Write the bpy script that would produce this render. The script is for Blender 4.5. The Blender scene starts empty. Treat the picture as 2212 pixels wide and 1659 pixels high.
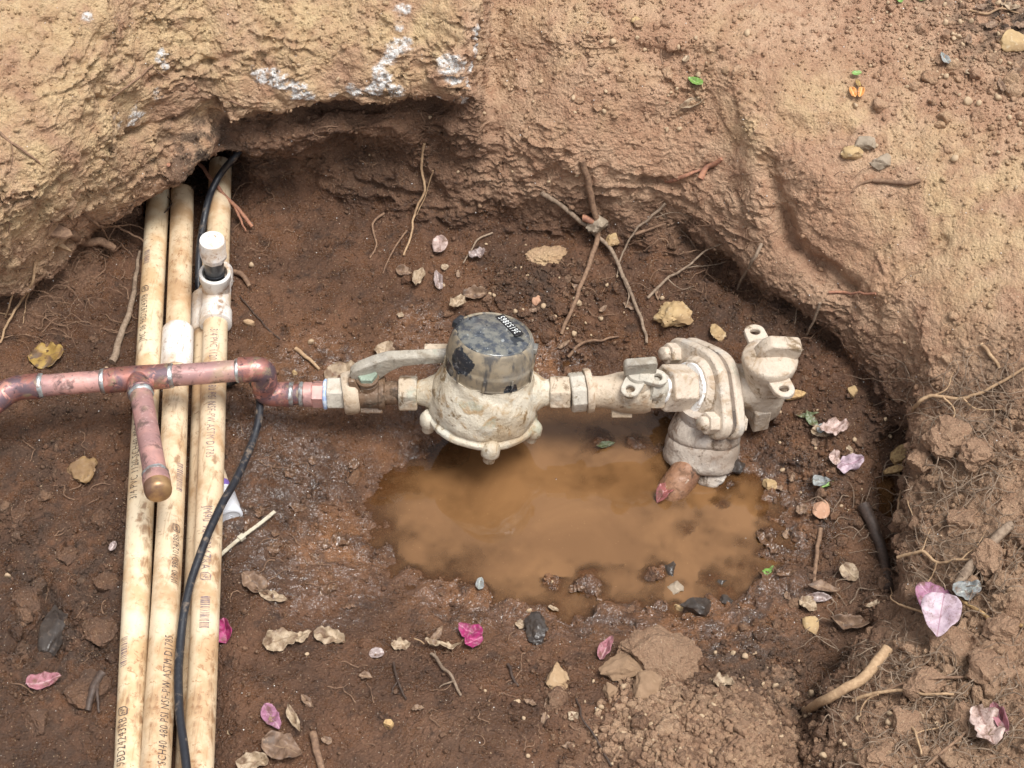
import bpy, bmesh, math, random
import numpy as np
from mathutils import Vector, Matrix, noise as mnoise
from mathutils.bvhtree import BVHTree

random.seed(7)
RNG = np.random.default_rng(11)
scene = bpy.context.scene
COL = scene.collection

# ------------------------------------------------------------------ camera
F_PX = 3325.0                    # focal length in pixels of a 2212 px wide view
PITCH = math.radians(50.0)       # below the horizon
CAM = Vector((0.0, -1.048, 1.309))
cam_data = bpy.data.cameras.new('camera')
cam = bpy.data.objects.new('camera', cam_data)
COL.objects.link(cam)
cam.location = CAM
cam.rotation_euler = (math.pi / 2 - PITCH, 0, 0)
cam_data.sensor_fit = 'HORIZONTAL'
cam_data.sensor_width = 36.0
cam_data.lens = F_PX / 2212.0 * 36.0
cam_data.clip_start = 0.05
cam_data.clip_end = 500.0
scene.camera = cam

# ------------------------------------------------------------------ light: open shade under a bright overcast sky
SUN_EL, SUN_AZ = 72.0, 120.0     # degrees; azimuth clockwise from +Y
world = bpy.data.worlds.new('World')
scene.world = world
world.use_nodes = True
wn = world.node_tree.nodes
wl = world.node_tree.links
wn.clear()
w_out = wn.new('ShaderNodeOutputWorld')
w_bg = wn.new('ShaderNodeBackground')
w_sky = wn.new('ShaderNodeTexSky')
w_sky.sky_type = 'NISHITA'
w_sky.sun_disc = False
w_sky.sun_elevation = math.radians(SUN_EL)
w_sky.sun_rotation = math.radians(SUN_AZ)
w_sky.air_density = 1.0
w_sky.dust_density = 3.0
w_hs = wn.new('ShaderNodeHueSaturation')       # cloud cover: the same sky, nearly grey
w_hs.inputs['Saturation'].default_value = 0.22
wl.new(w_sky.outputs[0], w_hs.inputs['Color'])
wl.new(w_hs.outputs[0], w_bg.inputs['Color'])
w_bg.inputs['Strength'].default_value = 0.078
wl.new(w_bg.outputs[0], w_out.inputs['Surface'])

sun_data = bpy.data.lights.new('sun', 'SUN')
sun_data.energy = 1.5
sun_data.angle = math.radians(26.0)
sun_data.color = (1.0, 0.98, 0.95)
sun = bpy.data.objects.new('sun', sun_data)
COL.objects.link(sun)
_d = Vector((math.sin(math.radians(SUN_AZ)) * math.cos(math.radians(SUN_EL)),
             math.cos(math.radians(SUN_AZ)) * math.cos(math.radians(SUN_EL)), math.sin(math.radians(SUN_EL))))
sun.rotation_euler = _d.to_track_quat('Z', 'Y').to_euler()
sun.location = _d * 5

scene.view_settings.view_transform = 'Standard'
scene.view_settings.look = 'None'
scene.view_settings.gamma = 1.0
scene.view_settings.exposure = 1.28
scene.view_settings.use_curve_mapping = False
scene.cycles.max_bounces = 6

# ------------------------------------------------------------------ measuring helpers
RIGHT = Vector((1, 0, 0))
FWD = Vector((0, math.cos(PITCH), -math.sin(PITCH)))
UP = Vector((0, math.sin(PITCH), math.cos(PITCH)))


def ray(u, v):
    return (FWD + RIGHT * ((u - 1106.0) / F_PX) + UP * ((829.5 - v) / F_PX)).normalized()


def P(u, v, z):
    """The point at height z seen in the photograph at (u, v)."""
    d = ray(u, v)
    return CAM + d * ((z - CAM.z) / d.z)


def smooth(a, b, x):
    t = np.clip((x - a) / (b - a), 0, 1)
    return t * t * (3 - 2 * t)


_perm = RNG.permutation(4096).astype(np.int64)
_grad = RNG.normal(size=(4096, 3))
_grad /= np.linalg.norm(_grad, axis=1)[:, None]


def _hash(ix, iy, iz):
    return _perm[(_perm[(_perm[ix & 4095] + iy) & 4095] + iz) & 4095]


def perlin(p):
    i = np.floor(p).astype(np.int64)
    f = p - i
    w = f * f * f * (f * (f * 6 - 15) + 10)
    out = np.zeros(len(p))
    for dx in (0, 1):
        wx = w[:, 0] if dx else 1 - w[:, 0]
        for dy in (0, 1):
            wy = w[:, 1] if dy else 1 - w[:, 1]
            for dz in (0, 1):
                wz = w[:, 2] if dz else 1 - w[:, 2]
                g = _grad[_hash(i[:, 0] + dx, i[:, 1] + dy, i[:, 2] + dz)]
                d = g[:, 0] * (f[:, 0] - dx) + g[:, 1] * (f[:, 1] - dy) + g[:, 2] * (f[:, 2] - dz)
                out += wx * wy * wz * d
    return out


def fbm(p, octaves=3, gain=0.5):
    s, a = np.zeros(len(p)), 1.0
    for k in range(octaves):
        s += a * perlin(p * (2.03 ** k) + 17.3 * k)
        a *= gain
    return s


def cells(p):
    """distance to the nearest and second nearest cell point, and a random number per cell"""
    i = np.floor(p).astype(np.int64)
    f1 = np.full(len(p), 9.0)
    f2 = np.full(len(p), 9.0)
    cid = np.zeros(len(p))
    for dx in (-1, 0, 1):
        for dy in (-1, 0, 1):
            for dz in (-1, 0, 1):
                c = i + np.array((dx, dy, dz))
                h = _hash(c[:, 0], c[:, 1], c[:, 2])
                q = c + 0.5 + 0.42 * _grad[h]
                d = ((q - p) ** 2).sum(1)
                near = d < f1
                f2 = np.where(near, f1, np.minimum(f2, d))
                cid = np.where(near, h / 4096.0, cid)
                f1 = np.where(near, d, f1)
    return np.sqrt(f1), np.sqrt(f2), cid


# ------------------------------------------------------------------ object helpers
def tag(o, label=None, cat=None, group=None, kind=None):
    if label:
        o['label'] = label
    if cat:
        o['category'] = cat
    if group:
        o['group'] = group
    if kind:
        o['kind'] = kind
    return o


def thing(name, loc, label, cat, group=None):
    o = bpy.data.objects.new(name, None)
    COL.objects.link(o)
    o.location = loc
    o.empty_display_size = 0.02
    return tag(o, label, cat, group)


def root_loc(o):
    while o.parent is not None:
        o = o.parent
    return o.location.copy()


class MB:
    """collects shapes and links them as one mesh object"""
    def __init__(self):
        self.v, self.f = [], []

    def add(self, verts, faces):
        b = len(self.v)
        self.v.extend(Vector(q) for q in verts)
        self.f.extend(tuple(b + k for k in q) for q in faces)
        return self

    def tube(self, pts, rad, seg=16, cap=True, squash=None):
        pts = [Vector(q) for q in pts]
        n = len(pts)
        if not hasattr(rad, '__len__'):
            rad = [rad] * n
        T = []
        for k in range(n):
            d = pts[min(k + 1, n - 1)] - pts[max(k - 1, 0)]
            T.append(d.normalized() if d.length > 1e-9 else Vector((0, 0, 1)))
        a = Vector((0, 0, 1)) if abs(T[0].z) < 0.9 else Vector((0, 1, 0))
        N = (a - T[0] * a.dot(T[0])).normalized()
        rings = []
        for k in range(n):
            N = (N - T[k] * N.dot(T[k]))
            N = N.normalized() if N.length > 1e-6 else Vector((1, 0, 0))
            B = T[k].cross(N)
            rings.append([pts[k] + (N * math.cos(2 * math.pi * j / seg) + B * math.sin(2 * math.pi * j / seg)) * rad[k] for j in range(seg)])
        verts = [q for r in rings for q in r]
        faces = []
        for k in range(n - 1):
            for j in range(seg):
                j2 = (j + 1) % seg
                faces.append((k * seg + j, k * seg + j2, (k + 1) * seg + j2, (k + 1) * seg + j))
        if cap:
            verts += [pts[0], pts[-1]]
            a, b = len(verts) - 2, len(verts) - 1
            for j in range(seg):
                j2 = (j + 1) % seg
                faces.append((a, j2, j))
                faces.append((b, (n - 1) * seg + j, (n - 1) * seg + j2))
        return self.add(verts, faces)

    def lathe(self, M, prof, seg=40, fn=None):
        """prof: (r, z) pairs about the local z axis of M; fn(angle, r, z) may change the radius"""
        verts, faces, rows = [], [], []
        for (r, z) in prof:
            if r < 1e-6:
                rows.append([len(verts)])
                verts.append(M @ Vector((0, 0, z)))
            else:
                row = []
                for j in range(seg):
                    a = 2 * math.pi * j / seg
                    rr = fn(a, r, z) if fn else r
                    row.append(len(verts))
                    verts.append(M @ Vector((rr * math.cos(a), rr * math.sin(a), z)))
                rows.append(row)
        for k in range(len(rows) - 1):
            A, B = rows[k], rows[k + 1]
            for j in range(seg):
                j2 = (j + 1) % seg
                if len(A) == 1 and len(B) == 1:
                    continue
                if len(A) == 1:
                    faces.append((A[0], B[j2], B[j]))
                elif len(B) == 1:
                    faces.append((A[j], A[j2], B[0]))
                else:
                    faces.append((A[j], A[j2], B[j2], B[j]))
        return self.add(verts, faces)

    def prism(self, M, outline, z0, z1, hole=None):
        """an outline (x, y) extruded from z0 to z1, with chamfered look left to a bevel; hole: second outline of the same length"""
        n = len(outline)
        verts = [M @ Vector((x, y, z0)) for x, y in outline] + [M @ Vector((x, y, z1)) for x, y in outline]
        faces = [(k, (k + 1) % n, n + (k + 1) % n, n + k) for k in range(n)]
        if hole is None:
            faces.append(tuple(range(n - 1, -1, -1)))
            faces.append(tuple(range(n, 2 * n)))
        else:
            verts += [M @ Vector((x, y, z0)) for x, y in hole] + [M @ Vector((x, y, z1)) for x, y in hole]
            for k in range(n):
                k2 = (k + 1) % n
                faces.append((2 * n + k2, 2 * n + k, 3 * n + k, 3 * n + k2))
                faces.append((k2, k, 2 * n + k, 2 * n + k2))
                faces.append((n + k, n + k2, 3 * n + k2, 3 * n + k))
        return self.add(verts, faces)

    def box(self, M, sx, sy, sz):
        return self.prism(M, [(-sx / 2, -sy / 2), (sx / 2, -sy / 2), (sx / 2, sy / 2), (-sx / 2, sy / 2)], -sz / 2, sz / 2)

    def rock(self, c, r, squash=(1, 1, 1), rough=0.35, sub=2, seed=0, facets=9):
        bm = bmesh.new()
        bmesh.ops.create_icosphere(bm, subdivisions=sub, radius=1.0)
        rnd = random.Random(seed * 13 + 5)
        for k in range(facets):                      # broken faces
            n = Vector((rnd.gauss(0, 1), rnd.gauss(0, 1), rnd.gauss(0, .8))).normalized()
            d = rnd.uniform(.50, .84)
            for q in bm.verts:
                e = q.co.dot(n) - d
                if e > 0:
                    q.co -= n * e
        off = Vector((seed * 3.7, seed * 1.3, seed * 2.1))
        rot = Matrix.Rotation(seed * 1.7, 3, 'Z')
        vs = []
        for q in bm.verts:
            n = .55 * mnoise.noise(q.co * 1.1 + off) + 0.5 * mnoise.noise(q.co * 2.7 + off) + 0.32 * mnoise.noise(q.co * 6 + off) + 0.2 * mnoise.noise(q.co * 13 + off)
            w = q.co * (1 + rough * n)
            w = rot @ w
            w = Vector((w.x * squash[0], w.y * squash[1], w.z * squash[2]))
            vs.append(Vector(c) + w * r)
        fs = [tuple(q.index for q in f.verts) for f in bm.faces]
        bm.free()
        return self.add(vs, fs)

    def wobble(self, amp, scale, seed=0.0):
        off = Vector((seed, seed * 2, seed * 3))
        for k, q in enumerate(self.v):
            self.v[k] = q + mnoise.noise_vector(q / scale + off) * amp
        return self

    def build(self, name, mat, parent=None, loc=None, bevel=0.0, angle=38, flat=False, solid=0.0):
        me = bpy.data.meshes.new(name)
        base = root_loc(parent) if parent is not None else (Vector(loc) if loc is not None else Vector((0, 0, 0)))
        me.from_pydata([tuple(q - base) for q in self.v], [], self.f)
        me.validate(verbose=False)
        bm = bmesh.new()
        bm.from_mesh(me)
        bmesh.ops.recalc_face_normals(bm, faces=bm.faces)
        bm.to_mesh(me)
        bm.free()
        if not flat:
            me.polygons.foreach_set('use_smooth', [True] * len(me.polygons))
            me.set_sharp_from_angle(angle=math.radians(angle))
        o = bpy.data.objects.new(name, me)
        COL.objects.link(o)
        if mat is not None:
            me.materials.append(mat)
        if parent is not None:
            o.parent = parent
        else:
            o.location = base
        if solid:
            s = o.modifiers.new('solidify', 'SOLIDIFY')
            s.thickness = solid
            s.offset = 0
        if bevel:
            b = o.modifiers.new('bevel', 'BEVEL')
            b.width = bevel
            b.segments = 2
            b.limit_method = 'ANGLE'
            b.angle_limit = math.radians(32)
        return o


def frame(origin, zdir, xhint=(1, 0, 0)):
    z = Vector(zdir).normalized()
    x = Vector(xhint)
    x = x - z * x.dot(z)
    if x.length < 1e-5:
        x = Vector((0, 1, 0)) - z * z.y
    x.normalize()
    y = z.cross(x)
    M = Matrix((x, y, z)).transposed().to_4x4()
    M.translation = Vector(origin)
    return M


def circle(r, n, a0=0.0, cx=0.0, cy=0.0):
    return [(cx + r * math.cos(a0 + 2 * math.pi * k / n), cy + r * math.sin(a0 + 2 * math.pi * k / n)) for k in range(n)]


def hexcut(z0, z1, r):
    """a hexagonal nut profile as (r, z) rows"""
    c = r * 0.07
    return [(0, z0), (r - c, z0), (r, z0 + c), (r, z1 - c), (r - c, z1), (0, z1)]


def hexfn(n=6, ph=0.0):
    def f(a, r, z):
        s = 2 * math.pi / n
        t = ((a + ph) % s) - s / 2
        return r * math.cos(s / 2) / math.cos(t)
    return f


def catmull(pts, per=8):
    pts = [Vector(q) for q in pts]
    if len(pts) < 3:
        return [pts[0].lerp(pts[-1], k / per) for k in range(per + 1)]
    out = []
    for k in range(len(pts) - 1):
        p0, p1, p2 = pts[max(k - 1, 0)], pts[k], pts[k + 1]
        p3 = pts[min(k + 2, len(pts) - 1)]
        for j in range(per):
            t = j / per
            out.append(0.5 * ((2 * p1) + (p2 - p0) * t + (2 * p0 - 5 * p1 + 4 * p2 - p3) * t * t + (3 * p1 - p0 - 3 * p2 + p3) * t ** 3))
    out.append(pts[-1])
    return out


def fillet(pts, rad, n=8):
    pts = [Vector(q) for q in pts]
    out = [pts[0]]
    for k in range(1, len(pts) - 1):
        a = (pts[k - 1] - pts[k])
        b = (pts[k + 1] - pts[k])
        la, lb = a.length, b.length
        a, b = a / la, b / lb
        ang = a.angle(b)
        t = min(rad / math.tan(ang / 2), la * 0.49, lb * 0.49)
        p, q = pts[k] + a * t, pts[k] + b * t
        for j in range(n + 1):
            s = j / n
            out.append(p * (1 - s) ** 2 + pts[k] * 2 * s * (1 - s) + q * s * s)
    out.append(pts[-1])
    return out


# ------------------------------------------------------------------ materials
class Mat:
    def __init__(self, name):
        self.m = bpy.data.materials.new(name)
        self.m.use_nodes = True
        self.t = self.m.node_tree
        self.t.nodes.clear()
        self.out = self.t.nodes.new('ShaderNodeOutputMaterial')
        self.co = self.t.nodes.new('ShaderNodeTexCoord').outputs['Object']

    def n(self, kind, **kw):
        q = self.t.nodes.new(kind)
        for k, v in kw.items():
            setattr(q, k, v)
        return q

    def put(self, sock, val):
        if isinstance(val, bpy.types.NodeSocket):
            self.t.links.new(val, sock)
        elif isinstance(val, (tuple, list)):
            sock.default_value = (*val, 1.0) if len(val) == 3 and sock.type == 'RGBA' else val
        else:
            sock.default_value = val

    def noise(self, scale, detail=3.0, rough=0.55, dist=0.0, vec=None):
        q = self.n('ShaderNodeTexNoise')
        self.put(q.inputs['Vector'], vec if vec is not None else self.co)
        self.put(q.inputs['Scale'], scale)
        self.put(q.inputs['Detail'], detail)
        self.put(q.inputs['Roughness'], rough)
        self.put(q.inputs['Distortion'], dist)
        return q.outputs['Fac']

    def voro(self, scale, feature='F1', out='Distance', vec=None):
        q = self.n('ShaderNodeTexVoronoi', feature=feature)
        self.put(q.inputs['Vector'], vec if vec is not None else self.co)
        self.put(q.inputs['Scale'], scale)
        return q.outputs[out]

    def stretch(self, s):
        q = self.n('ShaderNodeMapping')
        self.put(q.inputs['Vector'], self.co)
        q.inputs['Scale'].default_value = s
        return q.outputs[0]

    def rng(self, x, a, b, lo=0.0, hi=1.0):
        q = self.n('ShaderNodeMapRange')
        q.interpolation_type = 'SMOOTHSTEP'
        self.put(q.inputs[0], x)
        for k, v in zip((1, 2, 3, 4), (a, b, lo, hi)):
            self.put(q.inputs[k], v)
        return q.outputs[0]

    def math(self, op, a, b=0.0):
        q = self.n('ShaderNodeMath', operation=op)
        self.put(q.inputs[0], a)
        self.put(q.inputs[1], b)
        return q.outputs[0]

    def mix(self, fac, a, b, mode='MIX'):
        q = self.n('ShaderNodeMix', data_type='RGBA', blend_type=mode)
        self.put(q.inputs[0], fac)
        self.put(q.inputs[6], a)
        self.put(q.inputs[7], b)
        return q.outputs[2]

    def attr(self, name):
        return self.n('ShaderNodeAttribute', attribute_name=name).outputs['Fac']

    def rand(self):
        return self.n('ShaderNodeObjectInfo').outputs['Random']

    def bump(self, height, strength=0.5, dist=0.001, normal=None):
        q = self.n('ShaderNodeBump')
        self.put(q.inputs['Height'], height)
        self.put(q.inputs['Strength'], strength)
        self.put(q.inputs['Distance'], dist)
        if normal is not None:
            self.put(q.inputs['Normal'], normal)
        return q.outputs[0]

    def done(self, color, rough=0.7, metal=0.0, normal=None, **kw):
        b = self.n('ShaderNodeBsdfPrincipled')
        self.put(b.inputs['Base Color'], color)
        self.put(b.inputs['Roughness'], rough)
        self.put(b.inputs['Metallic'], metal)
        if normal is not None:
            self.put(b.inputs['Normal'], normal)
        for k, v in kw.items():
            self.put(b.inputs[k.replace('_', ' ')], v)
        self.bsdf = b
        self.t.links.new(b.outputs[0], self.out.inputs['Surface'])
        return self.m

# ------------------------------------------------------------------ the pit: one sheet of soil through measured points
# columns left to right; rows: near floor ... rear floor, foot of the wall, wall, lower lip, recess, upper lip, top, beyond
NET = [
 [(-450,2300,.10),(-450,1780,.07),(-450,1500,.06),(-450,1280,.055),(-450,1110,.055),(-450,980,.06),(-450,910,.065),(-450,850,.07),(-450,790,.085),(-450,720,.12),(-450,685,.16),(-450,540,.26),(-450,380,.32),(-450,0,.41),(-450,-350,.45)],
 [(0,2300,.08),(0,1760,.05),(0,1500,.042),(0,1270,.04),(0,1080,.04),(0,920,.045),(0,845,.05),(0,778,.055),(0,715,.068),(0,640,.090),(0,612,.128),(0,480,.235),(0,330,.30),(0,0,.38),(0,-350,.43)],
 [(190,2300,.07),(195,1760,.045),(195,1500,.038),(198,1270,.036),(200,1080,.036),(200,920,.038),(200,790,.044),(200,695,.05),(200,610,.064),(200,515,.085),(200,492,.126),(200,372,.22),(200,250,.275),(200,0,.36),(200,-350,.42)],
 [(255,2300,.06),(258,1760,.042),(276,1500,.040),(288,1270,.039),(294,1080,.040),(300,920,.041),(304,760,.042),(308,570,.044),(312,440,.05),(315,375,.085),(312,424,.122),(305,320,.19),(300,220,.24),(300,0,.33),(300,-350,.41)],
 [(325,2300,.06),(335,1760,.03),(350,1500,.025),(362,1270,.022),(370,1080,.022),(375,920,.022),(380,760,.026),(385,570,.032),(390,300,.035),(390,150,.085),(378,375,.138),(372,290,.185),(370,205,.235),(370,0,.32),(370,-350,.41)],
 [(415,2300,.06),(423,1760,.03),(430,1500,.024),(433,1270,.02),(436,1080,.02),(438,920,.02),(440,760,.025),(440,570,.03),(445,240,.03),(450,60,.09),(440,334,.146),(435,255,.19),(430,190,.23),(430,0,.31),(430,-350,.41)],
 [(510,2300,.07),(505,1760,.048),(508,1500,.044),(512,1270,.038),(518,1080,.028),(512,920,.034),(510,760,.040),(510,570,.042),(515,405,.055),(515,320,.10),(510,328,.145),(505,250,.180),(505,224,.218),(500,0,.31),(500,-350,.40)],
 [(660,2300,.08),(670,1760,.058),(690,1500,.05),(700,1270,.018),(700,1080,.011),(700,930,.022),(700,750,.034),(700,540,.043),(700,425,.055),(700,320,.11),(700,290,.165),(700,222,.184),(700,208,.222),(700,0,.30),(700,-350,.39)],
 [(830,2300,.09),(850,1760,.07),(880,1500,.056),(900,1270,-.001),(900,1080,-.009),(900,930,.010),(900,760,.034),(900,585,.044),(900,480,.052),(900,340,.12),(900,276,.172),(900,216,.190),(900,202,.230),(900,0,.31),(900,-350,.385)],
 [(910,2300,.09),(930,1760,.075),(965,1500,.058),(1010,1270,-.002),(1020,1080,-.011),(1020,930,-.003),(1020,765,.032),(1020,605,.044),(1020,500,.052),(1020,370,.12),(1020,294,.17),(1022,232,.209),(1027,172,.244),(1024,0,.315),(1020,-350,.38)],
 [(950,2300,.09),(975,1760,.075),(1010,1500,.058),(1060,1270,-.005),(1075,1080,-.013),(1075,930,-.008),(1075,770,.014),(1075,610,.044),(1075,505,.053),(1075,385,.115),(1072,300,.16),(1068,225,.184),(1066,150,.206),(1066,0,.264),(1066,-350,.36)],
 [(1060,2300,.09),(1090,1760,.075),(1130,1500,.05),(1220,1270,-.010),(1250,1080,-.013),(1250,930,-.008),(1250,780,.006),(1250,615,.044),(1250,515,.055),(1250,425,.11),(1250,335,.165),(1250,230,.208),(1250,120,.248),(1250,0,.28),(1250,-350,.31)],
 [(1250,2300,.10),(1275,1760,.075),(1310,1500,.048),(1420,1270,-.010),(1480,1085,-.008),(1500,935,-.002),(1500,785,.034),(1500,645,.048),(1498,562,.062),(1498,475,.105),(1500,385,.152),(1500,270,.20),(1500,130,.25),(1500,0,.28),(1500,-350,.30)],
 [(1400,2300,.11),(1420,1760,.08),(1460,1500,.05),(1565,1270,-.007),(1640,1085,-.006),(1655,945,.012),(1655,810,.042),(1660,705,.054),(1660,640,.07),(1660,595,.11),(1660,470,.16),(1660,330,.215),(1660,180,.255),(1660,0,.282),(1660,-350,.30)],
 [(1560,2300,.11),(1580,1760,.075),(1620,1510,.045),(1730,1270,.012),(1795,1090,.010),(1800,970,.032),(1800,850,.048),(1800,775,.06),(1800,722,.08),(1800,660,.115),(1800,520,.165),(1800,360,.22),(1800,190,.26),(1800,0,.285),(1800,-350,.30)],
 [(1730,2300,.12),(1735,1760,.055),(1740,1540,.02),(1870,1290,.020),(1922,1130,.018),(1932,995,.02),(1938,890,.068),(1938,800,.10),(1938,725,.13),(1935,640,.162),(1930,520,.19),(1930,370,.23),(1930,190,.265),(1930,0,.288),(1930,-350,.30)],
 [(1900,2300,.16),(1850,1760,.115),(1845,1530,.088),(1965,1310,.085),(1995,1125,.095),(1990,985,.098),(2015,885,.118),(2025,795,.14),(2028,705,.165),(2030,620,.185),(2030,500,.21),(2030,360,.245),(2030,190,.27),(2030,0,.29),(2030,-350,.30)],
 [(2230,2300,.22),(2230,1760,.17),(2230,1500,.16),(2230,1290,.163),(2230,1120,.163),(2230,975,.165),(2230,885,.172),(2230,795,.187),(2230,705,.205),(2230,605,.222),(2230,485,.24),(2230,350,.262),(2230,190,.28),(2230,0,.295),(2230,-350,.305)],
 [(2650,2300,.27),(2650,1760,.24),(2650,1500,.23),(2650,1290,.225),(2650,1120,.225),(2650,975,.225),(2650,885,.23),(2650,795,.235),(2650,705,.245),(2650,605,.255),(2650,485,.265),(2650,350,.28),(2650,190,.29),(2650,0,.30),(2650,-350,.31)],
]
CN = np.array([[P(*q)[:] for q in c] for c in NET]).transpose(1, 0, 2)      # [row, col, xyz]


def spline_axis(C, counts):
    """Catmull-Rom along axis 0 with counts[k] samples in interval k"""
    out = []
    n = len(C)
    for k in range(n - 1):
        p0, p1, p2, p3 = C[max(k - 1, 0)], C[k], C[k + 1], C[min(k + 2, n - 1)]
        m1 = 0.42 * (p2 - p0)
        m2 = 0.42 * (p3 - p1)
        for j in range(counts[k]):
            t = j / counts[k]
            out.append((2 * t ** 3 - 3 * t * t + 1) * p1 + (t ** 3 - 2 * t * t + t) * m1 + (-2 * t ** 3 + 3 * t * t) * p2 + (t ** 3 - t * t) * m2)
    out.append(C[-1])
    return np.array(out)


CELL = 0.00155
d_r = np.linalg.norm(CN[1:] - CN[:-1], axis=2)
n_r = [int(np.clip(np.percentile(d_r[k], 78) / CELL, 10, 150)) for k in range(len(d_r))]
n_r[0], n_r[-1] = 60, 60
d_c = np.linalg.norm(CN[:, 1:] - CN[:, :-1], axis=2)
n_c = [int(np.clip(np.median(d_c[:, k]) / CELL, 8, 140)) for k in range(d_c.shape[1])]
n_c[0], n_c[-1] = 60, 60
G = spline_axis(CN, n_r)
G = spline_axis(G.transpose(1, 0, 2), n_c).transpose(1, 0, 2)
H, W = G.shape[:2]
row_p = np.concatenate([k + np.arange(n) / n for k, n in enumerate(n_r)] + [[len(n_r)]])
col_p = np.concatenate([k + np.arange(n) / n for k, n in enumerate(n_c)] + [[len(n_c)]])
ROW, COLP = (a.ravel() for a in np.meshgrid(row_p, col_p, indexing='ij'))


def grid_faces(h, w):
    a = np.arange(h * w).reshape(h, w)
    return np.stack([a[:-1, :-1], a[:-1, 1:], a[1:, 1:], a[1:, :-1]], -1).reshape(-1, 4)


def bvh_of(grid, step):
    g = grid[::step, ::step]
    return BVHTree.FromPolygons(g.reshape(-1, 3).tolist(), grid_faces(*g.shape[:2]).tolist())


def normals(g):
    du = np.gradient(g, axis=1)
    dv = np.gradient(g, axis=0)
    n = np.cross(du, dv)
    return n / np.maximum(np.linalg.norm(n, axis=2, keepdims=True), 1e-12)


raw_bvh = bvh_of(G, 4)


def R0(u, v):
    loc, nor, idx, dist = raw_bvh.ray_cast(CAM, ray(u, v))
    return loc if loc is not None else P(u, v, 0.05)


pts = G.reshape(-1, 3)


def blobs(p, items):
    """soft union of balls: (u, v, radius, weight)"""
    s = np.zeros(len(p))
    for (u, v, r, w) in items:
        c = np.array(R0(u, v))
        s = np.maximum(s, w * np.exp(-((p - c) ** 2).sum(1) / (r * r)))
    return s


def seg_dist(p, poly):
    best = np.full(len(p), 9.0)
    q = [np.array(R0(u, v)) for u, v in poly]
    for a, b in zip(q[:-1], q[1:]):
        ab = b - a
        t = np.clip(((p - a) @ ab) / max(ab @ ab, 1e-12), 0, 1)
        best = np.minimum(best, np.linalg.norm(p - (a + t[:, None] * ab), axis=1))
    return best


z0 = pts[:, 2].copy()
N0 = normals(G).reshape(-1, 3)
steep = 1 - np.abs(N0[:, 2])
n_big = fbm(pts / 0.11, 3)
n_mid = fbm(pts / 0.035 + 5, 3)
hz = z0 + 0.02 * n_big
floor_w = 1 - smooth(0.05, 0.10, hz)
heap = blobs(pts, [(2080, 1050, .10, 1), (2100, 1250, .12, 1), (2080, 1480, .13, 1), (2220, 1650, .15, 1), (1950, 1620, .07, .9), (2230, 900, .09, .8), (1600, 1620, .08, .75), (1480, 1650, .06, .6), (1350, 1640, .05, .4)])
bank = blobs(pts, [(150, 100, .16, 1), (60, 380, .13, 1), (400, 60, .13, 1), (650, 40, .11, 1), (880, 60, .09, 1), (250, 300, .10, 1), (-300, 300, .25, 1)])
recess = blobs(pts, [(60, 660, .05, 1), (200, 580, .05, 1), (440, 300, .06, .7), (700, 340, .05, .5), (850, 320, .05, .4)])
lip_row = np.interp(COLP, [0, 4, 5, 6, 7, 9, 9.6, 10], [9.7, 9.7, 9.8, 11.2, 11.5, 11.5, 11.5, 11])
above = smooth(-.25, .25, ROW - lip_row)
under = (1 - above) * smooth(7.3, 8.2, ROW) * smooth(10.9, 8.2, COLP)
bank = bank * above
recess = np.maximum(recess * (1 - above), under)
margin = blobs(pts, [(1250, 1290, .05, 1), (1400, 1280, .05, 1), (1580, 1180, .06, 1), (1560, 1080, .045, 1), (1640, 1150, .06, 1), (1700, 1060, .04, .8), (1210, 800, .035, 1), (1560, 1010, .03, .8), (1480, 1290, .05, 1), (1200, 1290, .05, .9), (1100, 1300, .05, .8), (880, 1200, .05, .5), (1330, 980, .045, .9), (1650, 1280, .05, .8), (680, 1120, .06, .5), (1200, 770, .03, .6)])
puddle = blobs(pts, [(1000, 1050, .10, 1), (1250, 1080, .11, 1), (1450, 1180, .09, 1), (1560, 1250, .06, .9), (1150, 1240, .08, .8)])
clodfl = blobs(pts, [(60, 1000, .10, .7), (130, 1250, .10, .9), (150, 1400, .08, 1.0), (60, 1600, .10, .6), (1150, 640, .05, .9), (1600, 690, .05, .8), (1750, 1050, .07, .6), (1650, 1380, .08, .5)])

disp = 0.013 * fbm(pts / 0.085 + 31, 3) * (0.45 + 0.75 * steep) * (1 - 0.45 * puddle)
disp += 0.016 * under * fbm(pts / 0.045 + 13, 3) + 0.010 * smooth(1.2, 0, np.abs(ROW - lip_row)) * smooth(10.2, 9, COLP) * fbm(pts / 0.03 + 19, 2)
smear = smooth(-.12, .22, fbm(pts / 0.075 + 51, 2)) * (1 - heap) * smooth(.10, .16, pts[:, 2])
smear = np.maximum(smear, .8 * blobs(pts, [(1320, 250, .07, 1), (1480, 320, .06, 1), (1720, 520, .06, 1), (1950, 700, .08, 1), (2060, 600, .09, 1), (1180, 180, .06, 1), (1900, 480, .06, 1), (250, 230, .04, .7), (120, 250, .05, .7), (500, 60, .05, .7), (740, 100, .05, .8)]))
rough_w = 1 - .80 * smear
disp += 0.010 * perlin(pts / np.array((0.045, 0.13, 0.13)) + 91) * smooth(.15, .5, steep) * (1 - heap)
disp += 0.0045 * n_mid * (0.6 + 0.6 * bank + 0.5 * clodfl)
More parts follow.
